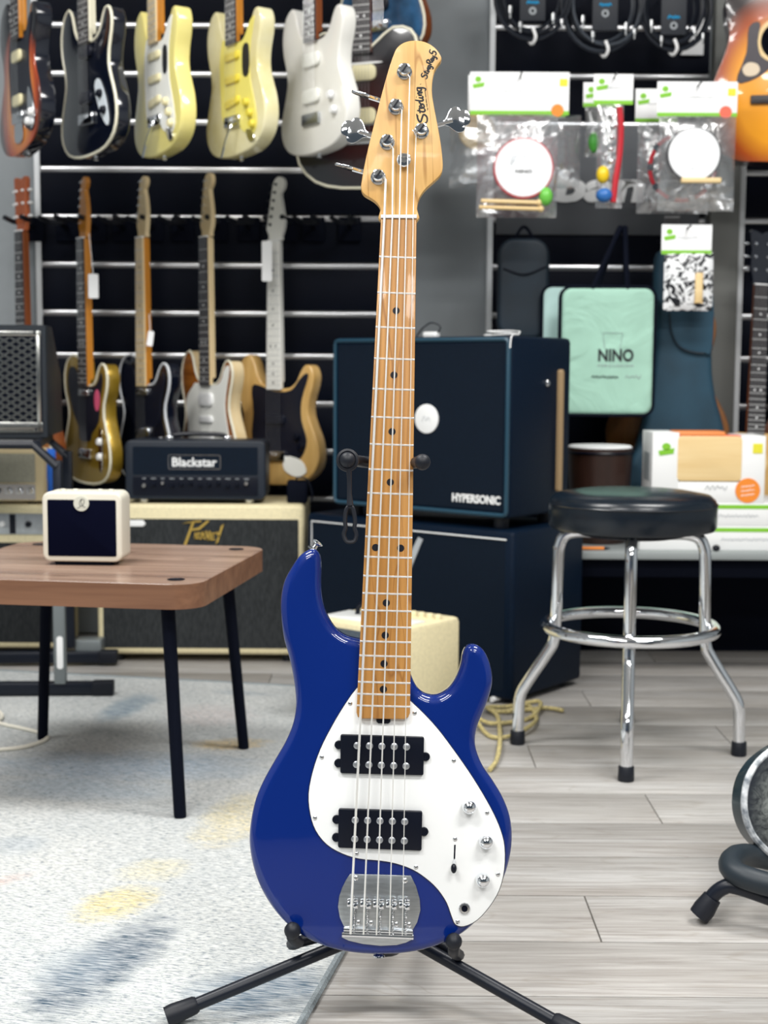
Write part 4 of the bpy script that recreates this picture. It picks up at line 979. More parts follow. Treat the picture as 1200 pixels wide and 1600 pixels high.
guitar('semi_hollow_guitar', 'dark cherry semi-hollow guitar with cream pickups behind the bass headstock', gmx(565, 292, 3.95, -22), SEMI, DRED, MAHOG, ROSEWOOD, bind=BINDW, pick=((.305, .085, .042, 0), (.19, .085, .042, 0)), pickm=CRMP, head='split', bridge=.13, end=.36, thick=.045, yn=.76, plates=(('mounting_bar', [(-.05, .328), (.05, .328), (.05, .333), (-.05, .333)], WHITE), ('mounting_bar', [(-.05, .165), (.05, .165), (.05, .17), (-.05, .17)], NICKEL)))
guitar('blue_guitar', 'blue-topped guitar with cream binding and brown sides, partly behind the bass headstock', gmx(590, 92, 4.16, -35), TELE, pmat('blue_flame_lacquer', '#35648f', .2, coat=.8, noise=.5, nscale=20), MAHOG, ROSEWOOD, side=MAHOG, bind=BINDW, pick=((.26, .08, .036, 0), (.15, .08, .036, 0)), pickm=BLG, head='split')
LOY = 4.29
guitar('acoustic_guitar', 'acoustic guitar with reddish three-a-side headstock on the pale wall strip', gmx(33, 362, 4.31, -48, .735), [(x * .78, y * .75) for x, y in ACOU], wood('cedar_top', '#b77b42', '#9a6330', axis=1), MAHOG, ROSEWOOD, headm=wood('red_headstock', '#b5623a', '#8f4626', axis=1), head='split', thick=.055, side=MAHOG, yn=.735, bridge=.15, end=.36, hole=(0, .30, .04), tunerm=WHITE, bind=BINDW)
guitar('gold_guitar', 'gold single-cut guitar with white binding in the lower row', gmx(130, 373, LOY, -53, .735), TELE, GOLD, AMBERNECK, ROSEWOOD, headm=AMBERNECK, head='tele', guard=TEG, guardm=BLG, pick=((.275, .07, .022, 0),), pickm=CHROME, knobs=((.105, .13), (.105, .085)), knobm=WHITE, bind=BINDW, plates=(('sticker', [(.07, .27), (.085, .285), (.1, .27), (.1, .235), (.085, .22), (.07, .235)], PINK), ('control_plate', [(.095, .16), (.115, .16), (.115, .05), (.095, .05)], CHROME)))
guitar('black_single_cut_guitar', 'black single-cut guitar with pale maple neck in the lower row', gmx(222, 372, LOY, -50, .735), TELE, BLK, AMBERNECK, PALENECK, headm=PALENECK, head='tele', guard=TEG, guardm=BLG, pick=((.275, .07, .022, 0), (.15, .08, .03, 10)), pickm=CHROME, knobs=((.105, .13), (.105, .085)), bind=pmat('thin_white_binding', '#d6dbe0', .35))
guitar('flame_top_guitar', 'brown flame-top guitar with white pickguard and dark fretboard in the lower row', gmx(322, 371, LOY, -52, .735), STRAT, FLAME, PALENECK, ROSEWOOD, headm=PALENECK, side=PALENECK, bind=BINDW, guard=[(-.12, .25), (-.115, .18), (-.10, .08), (-.03, .06), (.04, .035), (.12, .04), (.14, .09), (.12, .16), (.105, .24), (.125, .32), (.128, .35), (.105, .345), (.08, .305), (.03, .292), (-.06, .30), (-.08, .29)], guardm=MINTG, pick=((.25, .08, .04, 0), (.19, .075, .02, 0), (.13, .08, .04, 0)), pickm=WHITE, knobs=((.085, .12), (.1, .085)), trem=True)
guitar('natural_guitar', 'natural ash guitar with white neck and black pickguard in the lower row', gmx(430, 377, LOY, -34, .735), STRAT, NAT, WHITENECK, WHITENECK, headm=WHITENECK, guard=[(-.09, .30), (-.085, .22), (-.09, .14), (-.05, .09), (.02, .10), (.06, .075), (.10, .09), (.12, .14), (.1, .2), (.1, .26), (.125, .33), (.115, .34), (.09, .32), (.06, .29), (.0, .285), (-.05, .30)], guardm=BLG, pick=((.2, .08, .03, 0),), pickm=BLG, knobs=((.085, .15), (.1, .12)), knobm=BLACK, plates=(('tail_plate', [(.04, .09), (.10, .08), (.12, .045), (.08, .03), (.035, .05)], MINTG),), tunerm=BLACK)
for i, (px, nm, yw) in enumerate(((37, 'under the reddish acoustic headstock', -25), (137, "holding the gold guitar", -45), (229, "holding the black single-cut guitar", -38), (331, "holding the flame-top guitar", -42), (441, "holding the natural ash guitar", -30), (92, 'empty beside the gold guitar\'s headstock', -30), (183, 'empty between the gold and black single-cut guitars', -30), (277, 'empty between the black single-cut and flame-top guitars', -30), (383, 'empty between the flame-top and natural ash guitars', -30), (487, 'empty beside the natural ash guitar', -30), (545, 'empty next to the bass nut', -30))):
    hanger(px, 350, 'black padded wall hanger ' + nm, yaw=yw)
# swing tags
def swing_tag(px, py, w, h, Y, label, string_to, roll=0):
    p = at(px, py, Y); t = thing('price_tag', label, 'tag', T(p), 'swing tags on the guitars')
    q = MB(); q.prism(rrect(w, h, .004), 0, .0012, mx=RZ(0) @ RYm(R(roll)) @ RX90); q.build('card', PAPER, t)
    s = at(*string_to, Y) - p; q = MB(); q.tube([(0, -.0005, h / 2), tuple(s)], .0012, 5); q.build('string', PAPER, t)
swing_tag(146, 447, .030, .072, LOY - .05, 'white swing tag hanging from the gold guitar\'s neck', (139, 365))
swing_tag(235, 529, .018, .045, LOY - .05, 'small white swing tag behind the black single-cut guitar\'s neck', (233, 490), 8)
swing_tag(417, 408, .030, .118, LOY - .06, 'tall white paper tag beside the natural ash guitar\'s neck', (421, 378))
# sunburst acoustic and its lower neighbours on the far slat wall
AC = sunburst('honey_sunburst_top', '#f0a024', '#a8480e', '#1a0a0c', .19, .25, .2, .6, 1.08)
guitar('acoustic_guitar', 'honey sunburst cutaway acoustic guitar hanging at the picture\'s upper edge beside percussion packs', gmx(1212, 252, 4.05, -8, 0), ACOUCUT, AC, MAHOG, ROSEWOOD, head='split', thick=.1, side=pmat('dark_burst_side', '#2a0f10', .3, coat=.6), yn=.86, bridge=.17, end=.42, hole=(0.0, .33, .052), guard=[(-.055, .38), (-.085, .37), (-.09, .30), (-.115, .22), (-.06, .23), (-.02, .265), (-.05, .29), (-.06, .33)], guardm=pmat('brown_black_guard', '#241a26', .35), plates=(('guard_emblem', [(-.10, .255), (-.085, .272), (-.06, .268), (-.052, .25), (-.065, .236), (-.09, .236)], pmat('emblem_cream', '#d8c7ae', .5)),))
guitar('acoustic_guitar', 'dark-necked acoustic guitar standing behind the stacked white boxes', gmx(1188, 446, 4.2, 14, .735, 4, -2.5), [(x * .62, y * .6) for x, y in ACOU], wood('spruce_top', '#dfb878', '#caa060', axis=1), MAHOG, ROSEWOOD, headm=BLK, head='split', thick=.07, side=MAHOG, yn=.735, bridge=.10, end=.285, hole=(0, .215, .033))
guitar('acoustic_guitar', 'red-brown sunburst acoustic guitar low at the far edge behind the boxes', gmx(1285, 780, 4.22, 14, 0), ACOU, sunburst('red_burst_top', '#e0a040', '#8a3014', '#2a0a0c', .19, .25, .2, .3, .9), MAHOG, ROSEWOOD, headm=BLK, head='split', thick=.08, side=MAHOG, yn=.86, bridge=.21, end=.46, hole=(0, .40, .05))
guitar('brown_guitar', 'brown-sided guitar whose edge shows behind the blue gig bag', gmx(1040, 735, 4.27, -14, 0), [(x * .92, y) for x, y in ACOU], wood('brown_top', '#9a6630', '#7d4c20', axis=1), MAHOG, ROSEWOOD, headm=BLK, head='split', thick=.08, side=wood('orange_side', '#a8622c', '#8a4a1c', axis=1), yn=.86, bridge=.21, end=.46, hole=(0, .40, .05))
# ------------------------------------------------------------------ cream amplifiers along the wall
PIN = pmat('gold_script', '#d3b25a', .3, .6)
OXG = pmat('oxblood_black_grille', '#2b2f31', .85, noise=.6, nscale=260, stretch=(1, 1, .2), col2='#14181b')
def cream_amp(px0, px1, py_top, py_bot, Y, d, label, name='guitar_amplifier'):
    a = at(px0, py_bot, Y); c = at(px1, py_top, Y); w = c.x - a.x; h = at((px0 + px1) / 2, py_top, Y).z
    t = thing(name, label, 'amplifier', T((a.x + c.x) / 2, Y, 0)); z0 = .022
    q = MB(); q.prism(rrect(w, h - z0, .018, 0, z0 + (h - z0) / 2), -d, 0, .012, .012, 3, mx=RX90); q.build('shell', CREAM, t)
    for x in (-w / 2 + .05, w / 2 - .05):
        for y in (.04, d - .05):
            q = MB(); q.lathe([(.018, 0), (.02, .005), (.02, .026)], 10, T(x, y, 0)); q.build('foot', RUBBER, t)
    return t, w, h
pv, w_, h_ = cream_amp(153, 476, 788, 1033, 4.02, .30, 'wide cream combo amplifier with dark grille and angular gold logo, under the black head')
q = MB(); q.prism(rrect(w_ - .035, h_ - .085, .004, 0, .03 + (h_ - .06) / 2), -.002, .0015, mx=RX90); q.build('grille', OXG, pv)
# angular gold logo, built from bars
LOGO = [[(0, .9), (.45, .96), (.47, 1.02), (.3, 1.0)], [(.24, .95), (.30, .96), (.10, .02), (.03, .0)], [(.22, .60), (.42, .64), (.66, 1.0), (.60, 1.02), (.38, .72), (.23, .68)],
        [(.30, .52), (.345, .52), (.33, .28), (.285, .28)], [(.33, .52), (.45, .53), (.44, .47), (.33, .46)], [(.31, .42), (.42, .43), (.41, .37), (.31, .36)], [(.29, .33), (.41, .33), (.40, .27), (.29, .27)],
        [(.42, .25), (.46, .25), (.52, .60), (.48, .60)], [(.48, .60), (.52, .60), (.56, .25), (.52, .25)], [(.46, .40), (.54, .40), (.54, .35), (.45, .35)],
        [(.555, .60), (.595, .60), (.635, .22), (.60, .20)], [(.645, .60), (.68, .60), (.64, .20), (.60, .22)],
        [(.68, .52), (.72, .52), (.71, .22), (.67, .22)], [(.70, .52), (.80, .53), (.79, .47), (.70, .46)], [(.70, .40), (.77, .40), (.77, .35), (.70, .34)], [(.70, .28), (.79, .28), (.78, .22), (.70, .22)],
        [(.81, .55), (.86, .56), (.90, .38), (.86, .34)], [(.99, .82), (1.0, .88), (.93, .80), (.80, .05), (.86, .15)]]
lx0, lz0 = at(285, 852, 4.02), at(350, 814, 4.02)
q = MB()
for pl in LOGO: q.prism([(lx0.x + (x * (lz0.x - lx0.x)), lx0.z + y * (lz0.z - lx0.z)) for x, y in pl], .0015, .005, mx=T(-pv.location.x, 0, 0) @ RX90)
q.build('logo_lettering', PIN, pv, 'gold angular logo')
a = at(210, 818, 4.02); q = MB(); q.prism([(-.03, -.008), (.026, -.008), (.033, .0), (.026, .010), (-.03, .010)], 0, .004, .001, mx=front(a.x - pv.location.x, -.0015, a.z)); q.build('badge', WHITE, pv)
PVTOP = h_
la, w2, h2 = cream_amp(-190, 101, 789, 1027, 4.10, .17, 'cream amplifier with chrome control strip and dark grille at the picture edge')
q = MB(); q.prism(rrect(w2 - .035, h2 - .15, .004, 0, .03 + (h2 - .13) / 2), -.002, .0015, mx=RX90); q.build('grille', OXG, la)
q = MB(); q.prism(rrect(w2 - .03, .062, .003, 0, h2 - .055), -.002, .003, .001, mx=RX90); pn = q.build('control_panel', STEEL, la, 'chrome control panel')
for i, px in enumerate((-60, -20, 4, 45, 88)):
    x = at(px, 815, 4.1).x - la.location.x; q = MB(); q.lathe([(.009, 0), (.009, .008), (.007, .011), (.0003, .011)], 12, front(x, -.003, h2 - .055)); q.build('knob', BLACK if i != 2 else WHITE, la)
q = MB(); q.rbox(at(20, 815, 4.1).x - la.location.x, -.003, h2 - .055, .018, .004, .058, .001); q.build('panel_divider', BLACK, la)
# beige head on the left cream amplifier
a, c = at(-120, 783, 4.12), at(68, 702, 4.12)
bh = thing('tube_amplifier', 'beige amplifier head with chrome knob strip standing on the outer cream amplifier', 'amplifier', T((a.x + c.x) / 2, 4.12, h2))
w3 = c.x - a.x; h3 = c.z - h2
q = MB(); q.prism(rrect(w3, h3 - .01, .006, 0, .01 + (h3 - .01) / 2), -.10, 0, .004, .004, 2, mx=RX90); q.build('shell', pmat('tan_shell', '#cdbb93', .6), bh)
q = MB(); q.prism(rrect(w3 - .05, h3 * .52, .003, 0, h3 * .66), -.002, .002, mx=RX90); q.build('grille', pmat('beige_cloth', '#a9a695', .85, noise=.25, nscale=300), bh)
q = MB(); q.prism(rrect(w3 - .05, h3 * .28, .003, 0, h3 * .23), -.002, .003, mx=RX90); q.build('control_panel', CHROME, bh)
for i in range(6):
    q = MB(); q.lathe([(.009, 0), (.009, .009), (.006, .013), (.0003, .013)], 12, front(w3 / 2 - .04 - i * .032, -.003, h3 * .25)); q.build('knob', CHROME if i < 3 else BLACK, bh)
for x in (-w3 / 2 + .04, w3 / 2 - .04):
    for y in (.03, .08):
        q = MB(); q.lathe([(.012, 0), (.014, .003), (.014, .014)], 10, T(x, y, 0)); q.build('foot', RUBBER, bh)
# black head on the wide cream combo
a, c = at(196, 785, 4.03), at(415, 689, 4.03)
hd = thing('tube_amplifier', 'black amplifier head with white lettering standing on the wide cream combo', 'amplifier', T((a.x + c.x) / 2, 4.03, PVTOP))
w4 = c.x - a.x; h4 = c.z - PVTOP; NB = pmat('head_navy', (0.004, .011, .024), .5, noise=.3, nscale=150)
q = MB(); q.prism(rrect(w4, h4 - .012, .018, 0, .012 + (h4 - .012) / 2, 5), -.15, 0, .005, .008, 3, mx=RX90); q.build('shell', NB, hd)
q = MB(); q.prism(rrect(w4 - .045, h4 * .44, .004, 0, h4 * .68), -.002, .001, mx=RX90); q.build('grille', NAVYGRILLE, hd)
q = MB(); q.prism(rrect(w4 - .045, h4 * .30, .004, 0, h4 * .28), -.002, .002, .0008, mx=RX90); q.build('control_panel', BLACK, hd)
lx = at(304, 722, 4.03); bx = lx.x - hd.location.x; bz = lx.z - PVTOP
q = MB(); q.tube([(bx + x, -.002, bz + z) for x, z in rrect(.148, .040, .004, 0, 0, 2)], .0016, 5, closed=True); q.build('badge_frame', NICKEL, hd)
letter('lettering', 'Blackstar', WHITE, hd, front(bx, -.001, bz), w=.128, h=.026, bold=.02, extrude=.002)
for i in range(12):
    x = -w4 / 2 + .055 + i * (w4 - .11) / 11; r_ = .007 if i in (0, 11) else .006
    q = MB(); q.lathe([(r_, 0), (r_, .008), (r_ * .7, .011), (.0003, .011)], 10, front(x, -.002, h4 * (.29 + .02 * (i % 3)))); q.build('knob', (NICKEL if i in (0, 2, 11) else BLACK), hd)
    q = MB(); q.rbox(x, -.0025, h4 * .40, .014 if i % 2 else .010, .001, .0022); q.build('print_mark', GREYINK, hd)
q = MB(); q.tube(spline([(-.08,   .075, h4 + .002), (-.07,   .075, h4 + .012), (0,   .075, h4 + .016), (.07,   .075, h4 + .012), (.08,   .075, h4 + .002)], 5, False), .007, 8); q.build('handle', BLACK, hd)
for x in (-.085, .085):
    q = MB(); q.rbox(x,   .075, h4 + .004, .022, .02, .012, .003); q.build('handle_clip', CHROME, hd)
for x in (-w4 / 2 + .05, w4 / 2 - .05):
    for y in (.03, .12):
        q = MB(); q.lathe([(.013, 0), (.015, .003), (.015, .016)], 10, T(x, y, 0)); q.build('foot', NICKEL if y < .1 else RUBBER, hd)
a = at(463, 788, 4.03)
pb = thing('power_adapter', 'small black box on the end of the wide cream combo', 'adapter', T(a.x, 4.09, PVTOP))
q = MB(); q.rbox(0, 0, .033, .06, .05, .066, .006); q.build('case', BLACKM, pb)
q = MB(); q.tube(spline([(.0, -.02, .064), (.0, -.03, .075), (.03, -.03, .07), (.045, -.03, .03), (.04, -.03, .004)], 4, False), .003, 6); q.build('wire', BLACK, pb)

# ------------------------------------------------------------------ keyboard-style stand and the wedge amp with the diamond grille
f1, f2 = onz(168, 1094, .0), onz(175, 1043, .0)
ks = thing('amplifier_stand', 'grey and black steel floor stand with flat feet behind the wooden table', 'stand', T(f1.x - .15, f1.y, .0075))
def K(x, y, z): return Vector((x - (f1.x - .15), y - f1.y, z - .0075))
GREYBAR = pmat('grey_steel_bar', '#7f8688', .4, .4)
for fx, fy, back in ((f1.x, f1.y, 0), (f2.x, f2.y, 1)):
    q = MB(); q.rbox(0, 0, .019, .62, .03, .034, .005, mx=T(K(fx - .31, fy + .01, .0075)) @ RZ(R(3))); ft = q.build('foot_bar', BLACKT, ks)
    for s in (-1, 1):
        q = MB(); q.rbox(s * .295, 0, .019, .055, .036, .038, .005, mx=T(K(fx - .31, fy + .01, .0075)) @ RZ(R(3))); q.build('end_cap', RUBBER, ft)
ux = at(92, 1000, f1.y).x
q = MB(); q.rbox(0, 0, .40, .022, .020, .39, .003, mx=T(K(ux, f1.y + .016, .02))); q.build('upright_tube', BLACKT, ks); q = MB(); q.rbox(0, 0, .205, .030, .022, .37, .003, mx=T(K(ux, f1.y + .012, .02))); up = q.build('upright', GREYBAR, ks, 'grey flat steel upright')
a = at(93.5, 1020, f1.y); q = MB(); q.prism(rrect(.016, .085, .007), 0, .0012, mx=T(K(a.x, f1.y + .001, a.z)) @ RX90); st = q.build('sticker', WHITE, up)
letter('lettering', 'STAND', pmat('red_ink', '#c23a3a', .6), up, T(K(a.x, f1.y - .0005, a.z)) @ RX90 @ RZ(R(90)), w=.001, h=.001, extrude=.0002) if False else None
ux2 = at(108, 960, f2.y).x
q = MB(); q.rbox(0, 0, .315, .026, .022, .56, .003, mx=T(K(ux2, f2.y + .012, .02))); q.build('upright', BLACKT, ks)
a = at(135, 1016, f2.y); q = MB(); q.rbox(0, 0, 0, .075, .06, .05, .004, mx=T(K(a.x, f2.y + .05, a.z))); q.build('foot_block', GREYBAR, ks)
for (x, y) in ((ux, f1.y + .012), (ux2, f2.y + .012)):
    q = MB(); q.tube([K(x, y, .60), K(x - .06, y, .655), K(x - .35, y, .655)], .012, 8); q.build('top_arm', BLACKT, ks)
q = MB(); q.tube([K(ux - .05, f1.y + .012, .655), K(ux2 - .05, f2.y + .012, .655)], .012, 8); q.build('cross_bar', BLACKT, ks)
WY = 3.66
wr, wb_ = at(75, 671, WY), at(75, 508, WY)
wd = thing('stage_amplifier', 'black wedge amplifier with pale diamond-mesh front on the steel stand', 'amplifier', T(wr.x, WY, .668) @ RZ(R(6)))
WH = wb_.z - .668; WW = .42; lean = R(4)
q = MB(); q.prism([(0, 0), (-.0, WH), (.12, WH), (.30, WH * .55), (.32, .0)][::-1], 0, WW, .006, .006, 2, mx=Matrix(((0, 0, -1, 0), (1, 0, 0, 0), (0, 1, 0, 0), (0, 0, 0, 1)))); q.build('shell', pmat('wedge_black', (0.006, .012, .020), .5, noise=.3, nscale=120), wd)
fw_, fh_ = WW - .026, WH - .03
PALE = pmat('pale_steel_mesh', '#b9bab6', .22, 1.0)
q = MB(); q.prism(rrect(fw_, fh_, .003, -WW / 2, WH / 2), 0, .002, mx=RX90); q.build('speaker_cloth', BLACKM, wd)
for cx, cz, ww, hh in ((-WW / 2, .015 + .012, fw_, .026), (-WW / 2, WH - .022, fw_, .012), (-.013 - .008, WH / 2, .010, fh_), (-WW + .021, WH / 2, .018, fh_)):
    q = MB(); q.rbox(cx, -.004, cz, ww, .004, hh, .001); q.build('mesh_frame', PALE, wd)
x0, x1, z0, z1 = -WW + .02, -.02, .035, WH - .032
def clip(x, z, dx, dz):
    ts = [0.0, 9.0]
    for p_, d_, lo, hi in ((x, dx, x0, x1), (z, dz, z0, z1)):
        a_, b_ = (lo - p_) / d_, (hi - p_) / d_; ts = [max(ts[0], min(a_, b_)), min(ts[1], max(a_, b_))]
    return ts
stp = .030
n = 0
for sgn in (1, -1):
    for i in range(-14, 30):
        bx0 = x0 - .35 + i * stp; t0, t1 = clip(bx0, z0 if sgn > 0 else z1, .85, sgn * .53)
        if t1 - t0 < .01 or t1 < 0: continue
        a_ = Vector((bx0 + .85 * t0, -.0045, (z0 if sgn > 0 else z1) + sgn * .53 * t0)); c_ = Vector((bx0 + .85 * t1, -.0045, (z0 if sgn > 0 else z1) + sgn * .53 * t1))
        L = (c_ - a_).length; ang = math.atan2(c_.z - a_.z, c_.x - a_.x); m_ = (a_ + c_) / 2
        q = MB(); q.rbox(0, 0, 0, L, .002, .0055, mx=T(m_) @ RYm(-ang)); q.build('mesh_bar', PALE, wd)
for x, z in ((-.03, WH - .02), (-.03, .022), (-WW + .03, WH - .02)):
    q = MB(); q.lathe([(.004, 0), (.003, .002)], 8, front(x, -.006, z)); q.build('screw', BLACK, wd)
# blue cloth over the acoustic body below it
a = at(76, 730, 4.02)
q = MB(); cz_ = at(74, 704, 4.07).z - h2; q.pillow(.035, cz_, .03, 6, 8, .5, T(0, 0, cz_ / 2) @ RX90, .003, 3); q.build('blue_cloth', pmat('bright_blue_cloth', '#1f63c8', .8), None, 'bright blue cloth bunched beside the beige amplifier on the outer cream amplifier', cat='cloth', mx=T(at(78, 730, 4.17).x, 4.17, h2))

# ------------------------------------------------------------------ low display shelf with boxes (right)
SY = 3.80
sl = at(897, 862, SY); SZ = sl.z
sh = thing('display_shelf', 'low grey display shelf along the wall behind the stool', 'shelf', T(sl.x, SY, 0))
SW = 1.25
q = MB(); q.rbox(SW / 2, .24, SZ - .01, SW, .48, .022, .003); q.build('shelf_top', pmat('grey_white_shelf', '#8f9595', .5), sh)
for x in (.012, SW - .012):
    q = MB(); q.rbox(x, .26, (SZ - .021) / 2, .02, .42, SZ - .021, .002); q.build('side_panel', BLACKM, sh)
q = MB(); q.rbox(SW / 2, .44, (SZ - .021) / 2, SW - .04, .016, SZ - .021, .002); q.build('back_panel', BLACKM, sh)
q = MB(); q.rbox(SW / 2, .05, SZ - .05, SW - .04, .016, .05, .002); q.build('apron', BLACKM, sh)
def onshelf(px, Y): return at(px, 860, Y).x
BOXW = pmat('white_carton', '#eceded', .6)
def carton(px0, px1, zb, zt, Y, d, label, stripe=True):
    x0, x1 = at(px0, 800, Y).x, at(px1, 800, Y).x
    t = thing('product_box', label, 'box', T((x0 + x1) / 2, Y, zb), 'white product boxes on the shelf')
    w = x1 - x0; h = zt - zb; q = MB(); q.rbox(0, d / 2, h / 2, w, d, h, .0015, cr=.0015); q.build('carton', BOXW, t)
    if stripe: q = MB(); q.rbox(0, -.0004, h - .010, w - .004, .001, .011); q.build('green_stripe', GREEN, t)
    return t, w, h
BY = 3.84
zA = SZ + .001; zB = at(1100, 822, BY).z; zC = at(1100, 786, BY).z; zD = at(1100, 676, BY).z
t, w, h = carton(1000, 1330, zA, zB, BY, .26, 'bottom flat white box with green stripe on the shelf')
q = MB()
for i in range(5): q.rbox(.02 + i * .025, -.0006, h * .45, .018, .001, .007)
scribble('print', GREYINK, t, front(.02, -.0006, h * .45), .17, .010, n=32)
t, w, h = carton(1000, 1330, zB, zC, BY, .26, 'upper flat white box with green stripe under the window box')
scribble('print', GREYINK, t, front(-.02, -.0006, h * .45), .11, .010, n=20, seed=2)
x0, x1 = at(1019, 720, BY).x, at(1196, 720, BY).x
t = thing('product_box', 'white window box showing a pale wooden drum front on top of the flat boxes', 'box', T((x0 + x1) / 2, BY, zC), 'white product boxes on the shelf')
w = x1 - x0; h = zD - zC; dd = .15
q = MB(); wl = w * .235; wr_ = w * .22
q.rbox(-w / 2 + wl / 2, dd / 2, h / 2, wl, dd, h, .0015); q.rbox(w / 2 - wr_ / 2, dd / 2, h / 2 - .004, wr_, dd, h - .008, .0015); q.rbox((-w / 2 + wl + w / 2 - wr_) / 2, dd / 2, h * .15, w - wl - wr_ + .001, dd - .002, h * .30, .0005)
q.build('carton', BOXW, t)
cx = (-w / 2 + wl + w / 2 - wr_) / 2; cw = w - wl - wr_
q = MB(); q.prism(rrect(cw + .008, h * .64, .012, cx, h * .63), -dd + .03, .0008, .002, mx=RX90); q.build('wooden_front', PALEWOOD, t, 'pale wooden drum front in the window')
q = MB(); q.rbox(cx - .025, .05, h * .97, cw - .03, .09, .018, .006); q.build('orange_rim', pmat('orange_wood', '#e58a4a', .5), t)
q = MB(); q.rbox(cx, .03, h * .945, cw + .004, .05, .006); q.build('red_edge', CORAL, t)
lxg = -w / 2 + wl * .52; q = MB(); q.prism([(lxg - .022, h * .74), (lxg + .022, h * .78), (lxg + .020, h * .70), (lxg - .018, h * .67)], 0, .0012, mx=RX90); q.prism(disc(.012, 14, lxg, h * .80, .010), 0, .0012, mx=RX90); q.build('green_logo', GREEN, t)
q = MB(); q.prism(rrect(.027, .027, .002, w / 2 - .022, h * .78), 0, .0014, mx=RX90); q.build('yellow_tag', YELLOW, t)
q = MB(); q.prism(disc(.034, 24, w / 2 - .046, h * .12 + .012), 0, .0014, mx=RX90); rd = q.build('orange_disc', ORANGE, t)
for i in range(3): scribble('print', PAPER, rd, front(w / 2 - .046, -.0016, h * .12 + .024 - i * .012) @ RZ(R(8)), .036, .005, n=10, seed=i)
scribble('print', GREYINK, t, front(cx + .02, -.0006, h * .22), .06, .014, n=9, seed=5)
q = MB(); q.rbox(-w / 2 - .0008, dd / 2, h * .5, .001, dd * .5, h * .4); q.build('side_print', GREYINK, t)
a = onz(925, 849, SZ + .006); 
q = MB(); q.tube([(-.045, 0, .005), (.04, .0, .005)], .0045, 7); pc = q.build('pencil', ORANGE, None, 'orange pencil with dark tip lying on the shelf under the stool seat', cat='pencil', mx=T(at(921, 851, SY + .03).x, SY + .03, SZ + .001))
q = MB(); q.tube([(.04, 0, .005), (.056, 0, .005)], [.0045, .0015], 7); q.build('tip', BLACK, pc)
q = MB(); q.ball((0, 0, .009), .011, 12, 8, (1, 1, .8)); q.build('rubber_knob', BLACK, None, 'small black round knob on the shelf edge before the boxes', cat='knob', mx=T(at(1119, 855, SY + .02).x, SY + .02, SZ + .001))
# hand drum behind the stool
a = at(936, 770, 4.02); dz = at(936, 700, 4.02).z
dr = thing('hand_drum', 'dark brown hand drum with white skin standing on the shelf behind the stool', 'drum', T(a.x, 4.02, SZ + .001))
hh = dz - SZ
q = MB(); q.lathe([(.075, 0), (.08, .01), (.088, hh * .6), (.094, hh - .012), (.094, hh)], 28); q.build('drum_shell', wood('dark_drum_wood', '#3a241c', '#281812', axis=2), dr)
q = MB(); q.lathe([(.09, hh - .004), (.091, hh + .003), (.086, hh + .007), (.0003, hh + .008)], 28); q.build('drum_head', PAPER, dr, 'white drum skin')
q = MB(); q.tube([(.0955 * math.cos(t_), .0955 * math.sin(t_), hh - .012) for t_ in [2 * math.pi * i / 28 for i in range(28)]], .004, 6, closed=True); q.build('hoop', BLACK, dr)

# ------------------------------------------------------------------ bags hanging on the wall
def softbag(name, label, px0, px1, py0, py1, Y, d, m, trim=None, cat='bag', yaw=0, r=.03):
    a, c = at(px0, py1, Y), at(px1, py0, Y); w = c.x - a.x; h = c.z - a.z
    t = thing(name, label, cat, T((a.x + c.x) / 2, Y, a.z) @ RZ(R(yaw)))
    q = MB(); q.prism(rrect(w, h, r, 0, h / 2, 7), -d, 0, d * .3, d * .3, 5, mx=RX90); q.build('body', m, t)
    if trim:
        for y in (0.004, d - .004):
            q = MB(); q.tube([(x, y + .004, z) for x, z in rrect(w + .002, h + .002, r, 0, h / 2, 5)], .005, 6, closed=True); q.build('piping', trim, t)
    return t, w, h
MINT = pmat('mint_fabric', '#a5d0bd', .75, noise=.10, nscale=7, bump=.6); kk = NT(MINT); kk.bump(kk.noise(kk.mapped(), 7.0, 3, .5, .8), .55, .03)
mb_, w, h = softbag('percussion_bag', 'mint green fabric bag with black trim and lettering hanging on the slat wall', 874, 1024, 449, 648, 4.05, .05, MINT, BLACKM, yaw=-4)
letter('lettering', 'NINO', DARKINK, mb_, front(.025, -.0008, h * .47), w=.100, h=.036, bold=.03, extrude=.001)
letter('lettering', 'PERCUSSION', GREYINK, mb_, front(.025, -.0008, h * .47 - .030), w=.100, h=.007, extrude=.0006, space=1.3)
scribble('print', DARKINK, mb_, front(-.005, -.001, h * .47 - .062), .075, .009, .0013, 16, 3)
scribble('print', GREYINK, mb_, front(.075, -.001, h * .47 - .061), .045, .013, .0009, 7, 4)
q = MB(); q.tube([(.015 + x, -.001, h * .47 + .018 + z) for x, z in ((-.022, .0), (-.028, .045), (.028, .045), (.022, .0))], .0008, 4); q.build('drum_emblem', GREYINK, mb_)
hook = at(958, 362, 4.25)
hx, hz = hook.x - mb_.location.x, hook.z - mb_.location.z
for x_, dy in ((-.045, -.006), (.055, -.006), (-.03, .05), (.06, .05)):
    q = MB(); q.tube(spline([(x_, .02 + dy, h - .01), (x_ * .7 + hx * .3, .03 + dy, h + hz * .1), (hx + x_ * .12, .06, hz)], 5, False), .012, 8, sy=.7); q.build('strap', BLACKM, mb_)
mb2, w, h = softbag('percussion_bag', 'pale mint fabric bag tucked behind the lettered mint bag', 845, 990, 447, 640, 4.19, .06, pmat('pale_mint_fabric', '#bfe0dc', .75, noise=.12, nscale=8), BLACKM, yaw=-2)
GIG = pmat('navy_nylon', (0.004, .016, .030), .6, noise=.4, nscale=9, bump=.5)
gb, w, h = softbag('gig_bag', 'dark navy nylon bag hanging by a loop at the slat-wall corner', 777, 860, 372, 530, 4.22, .05, GIG, None, r=.05)
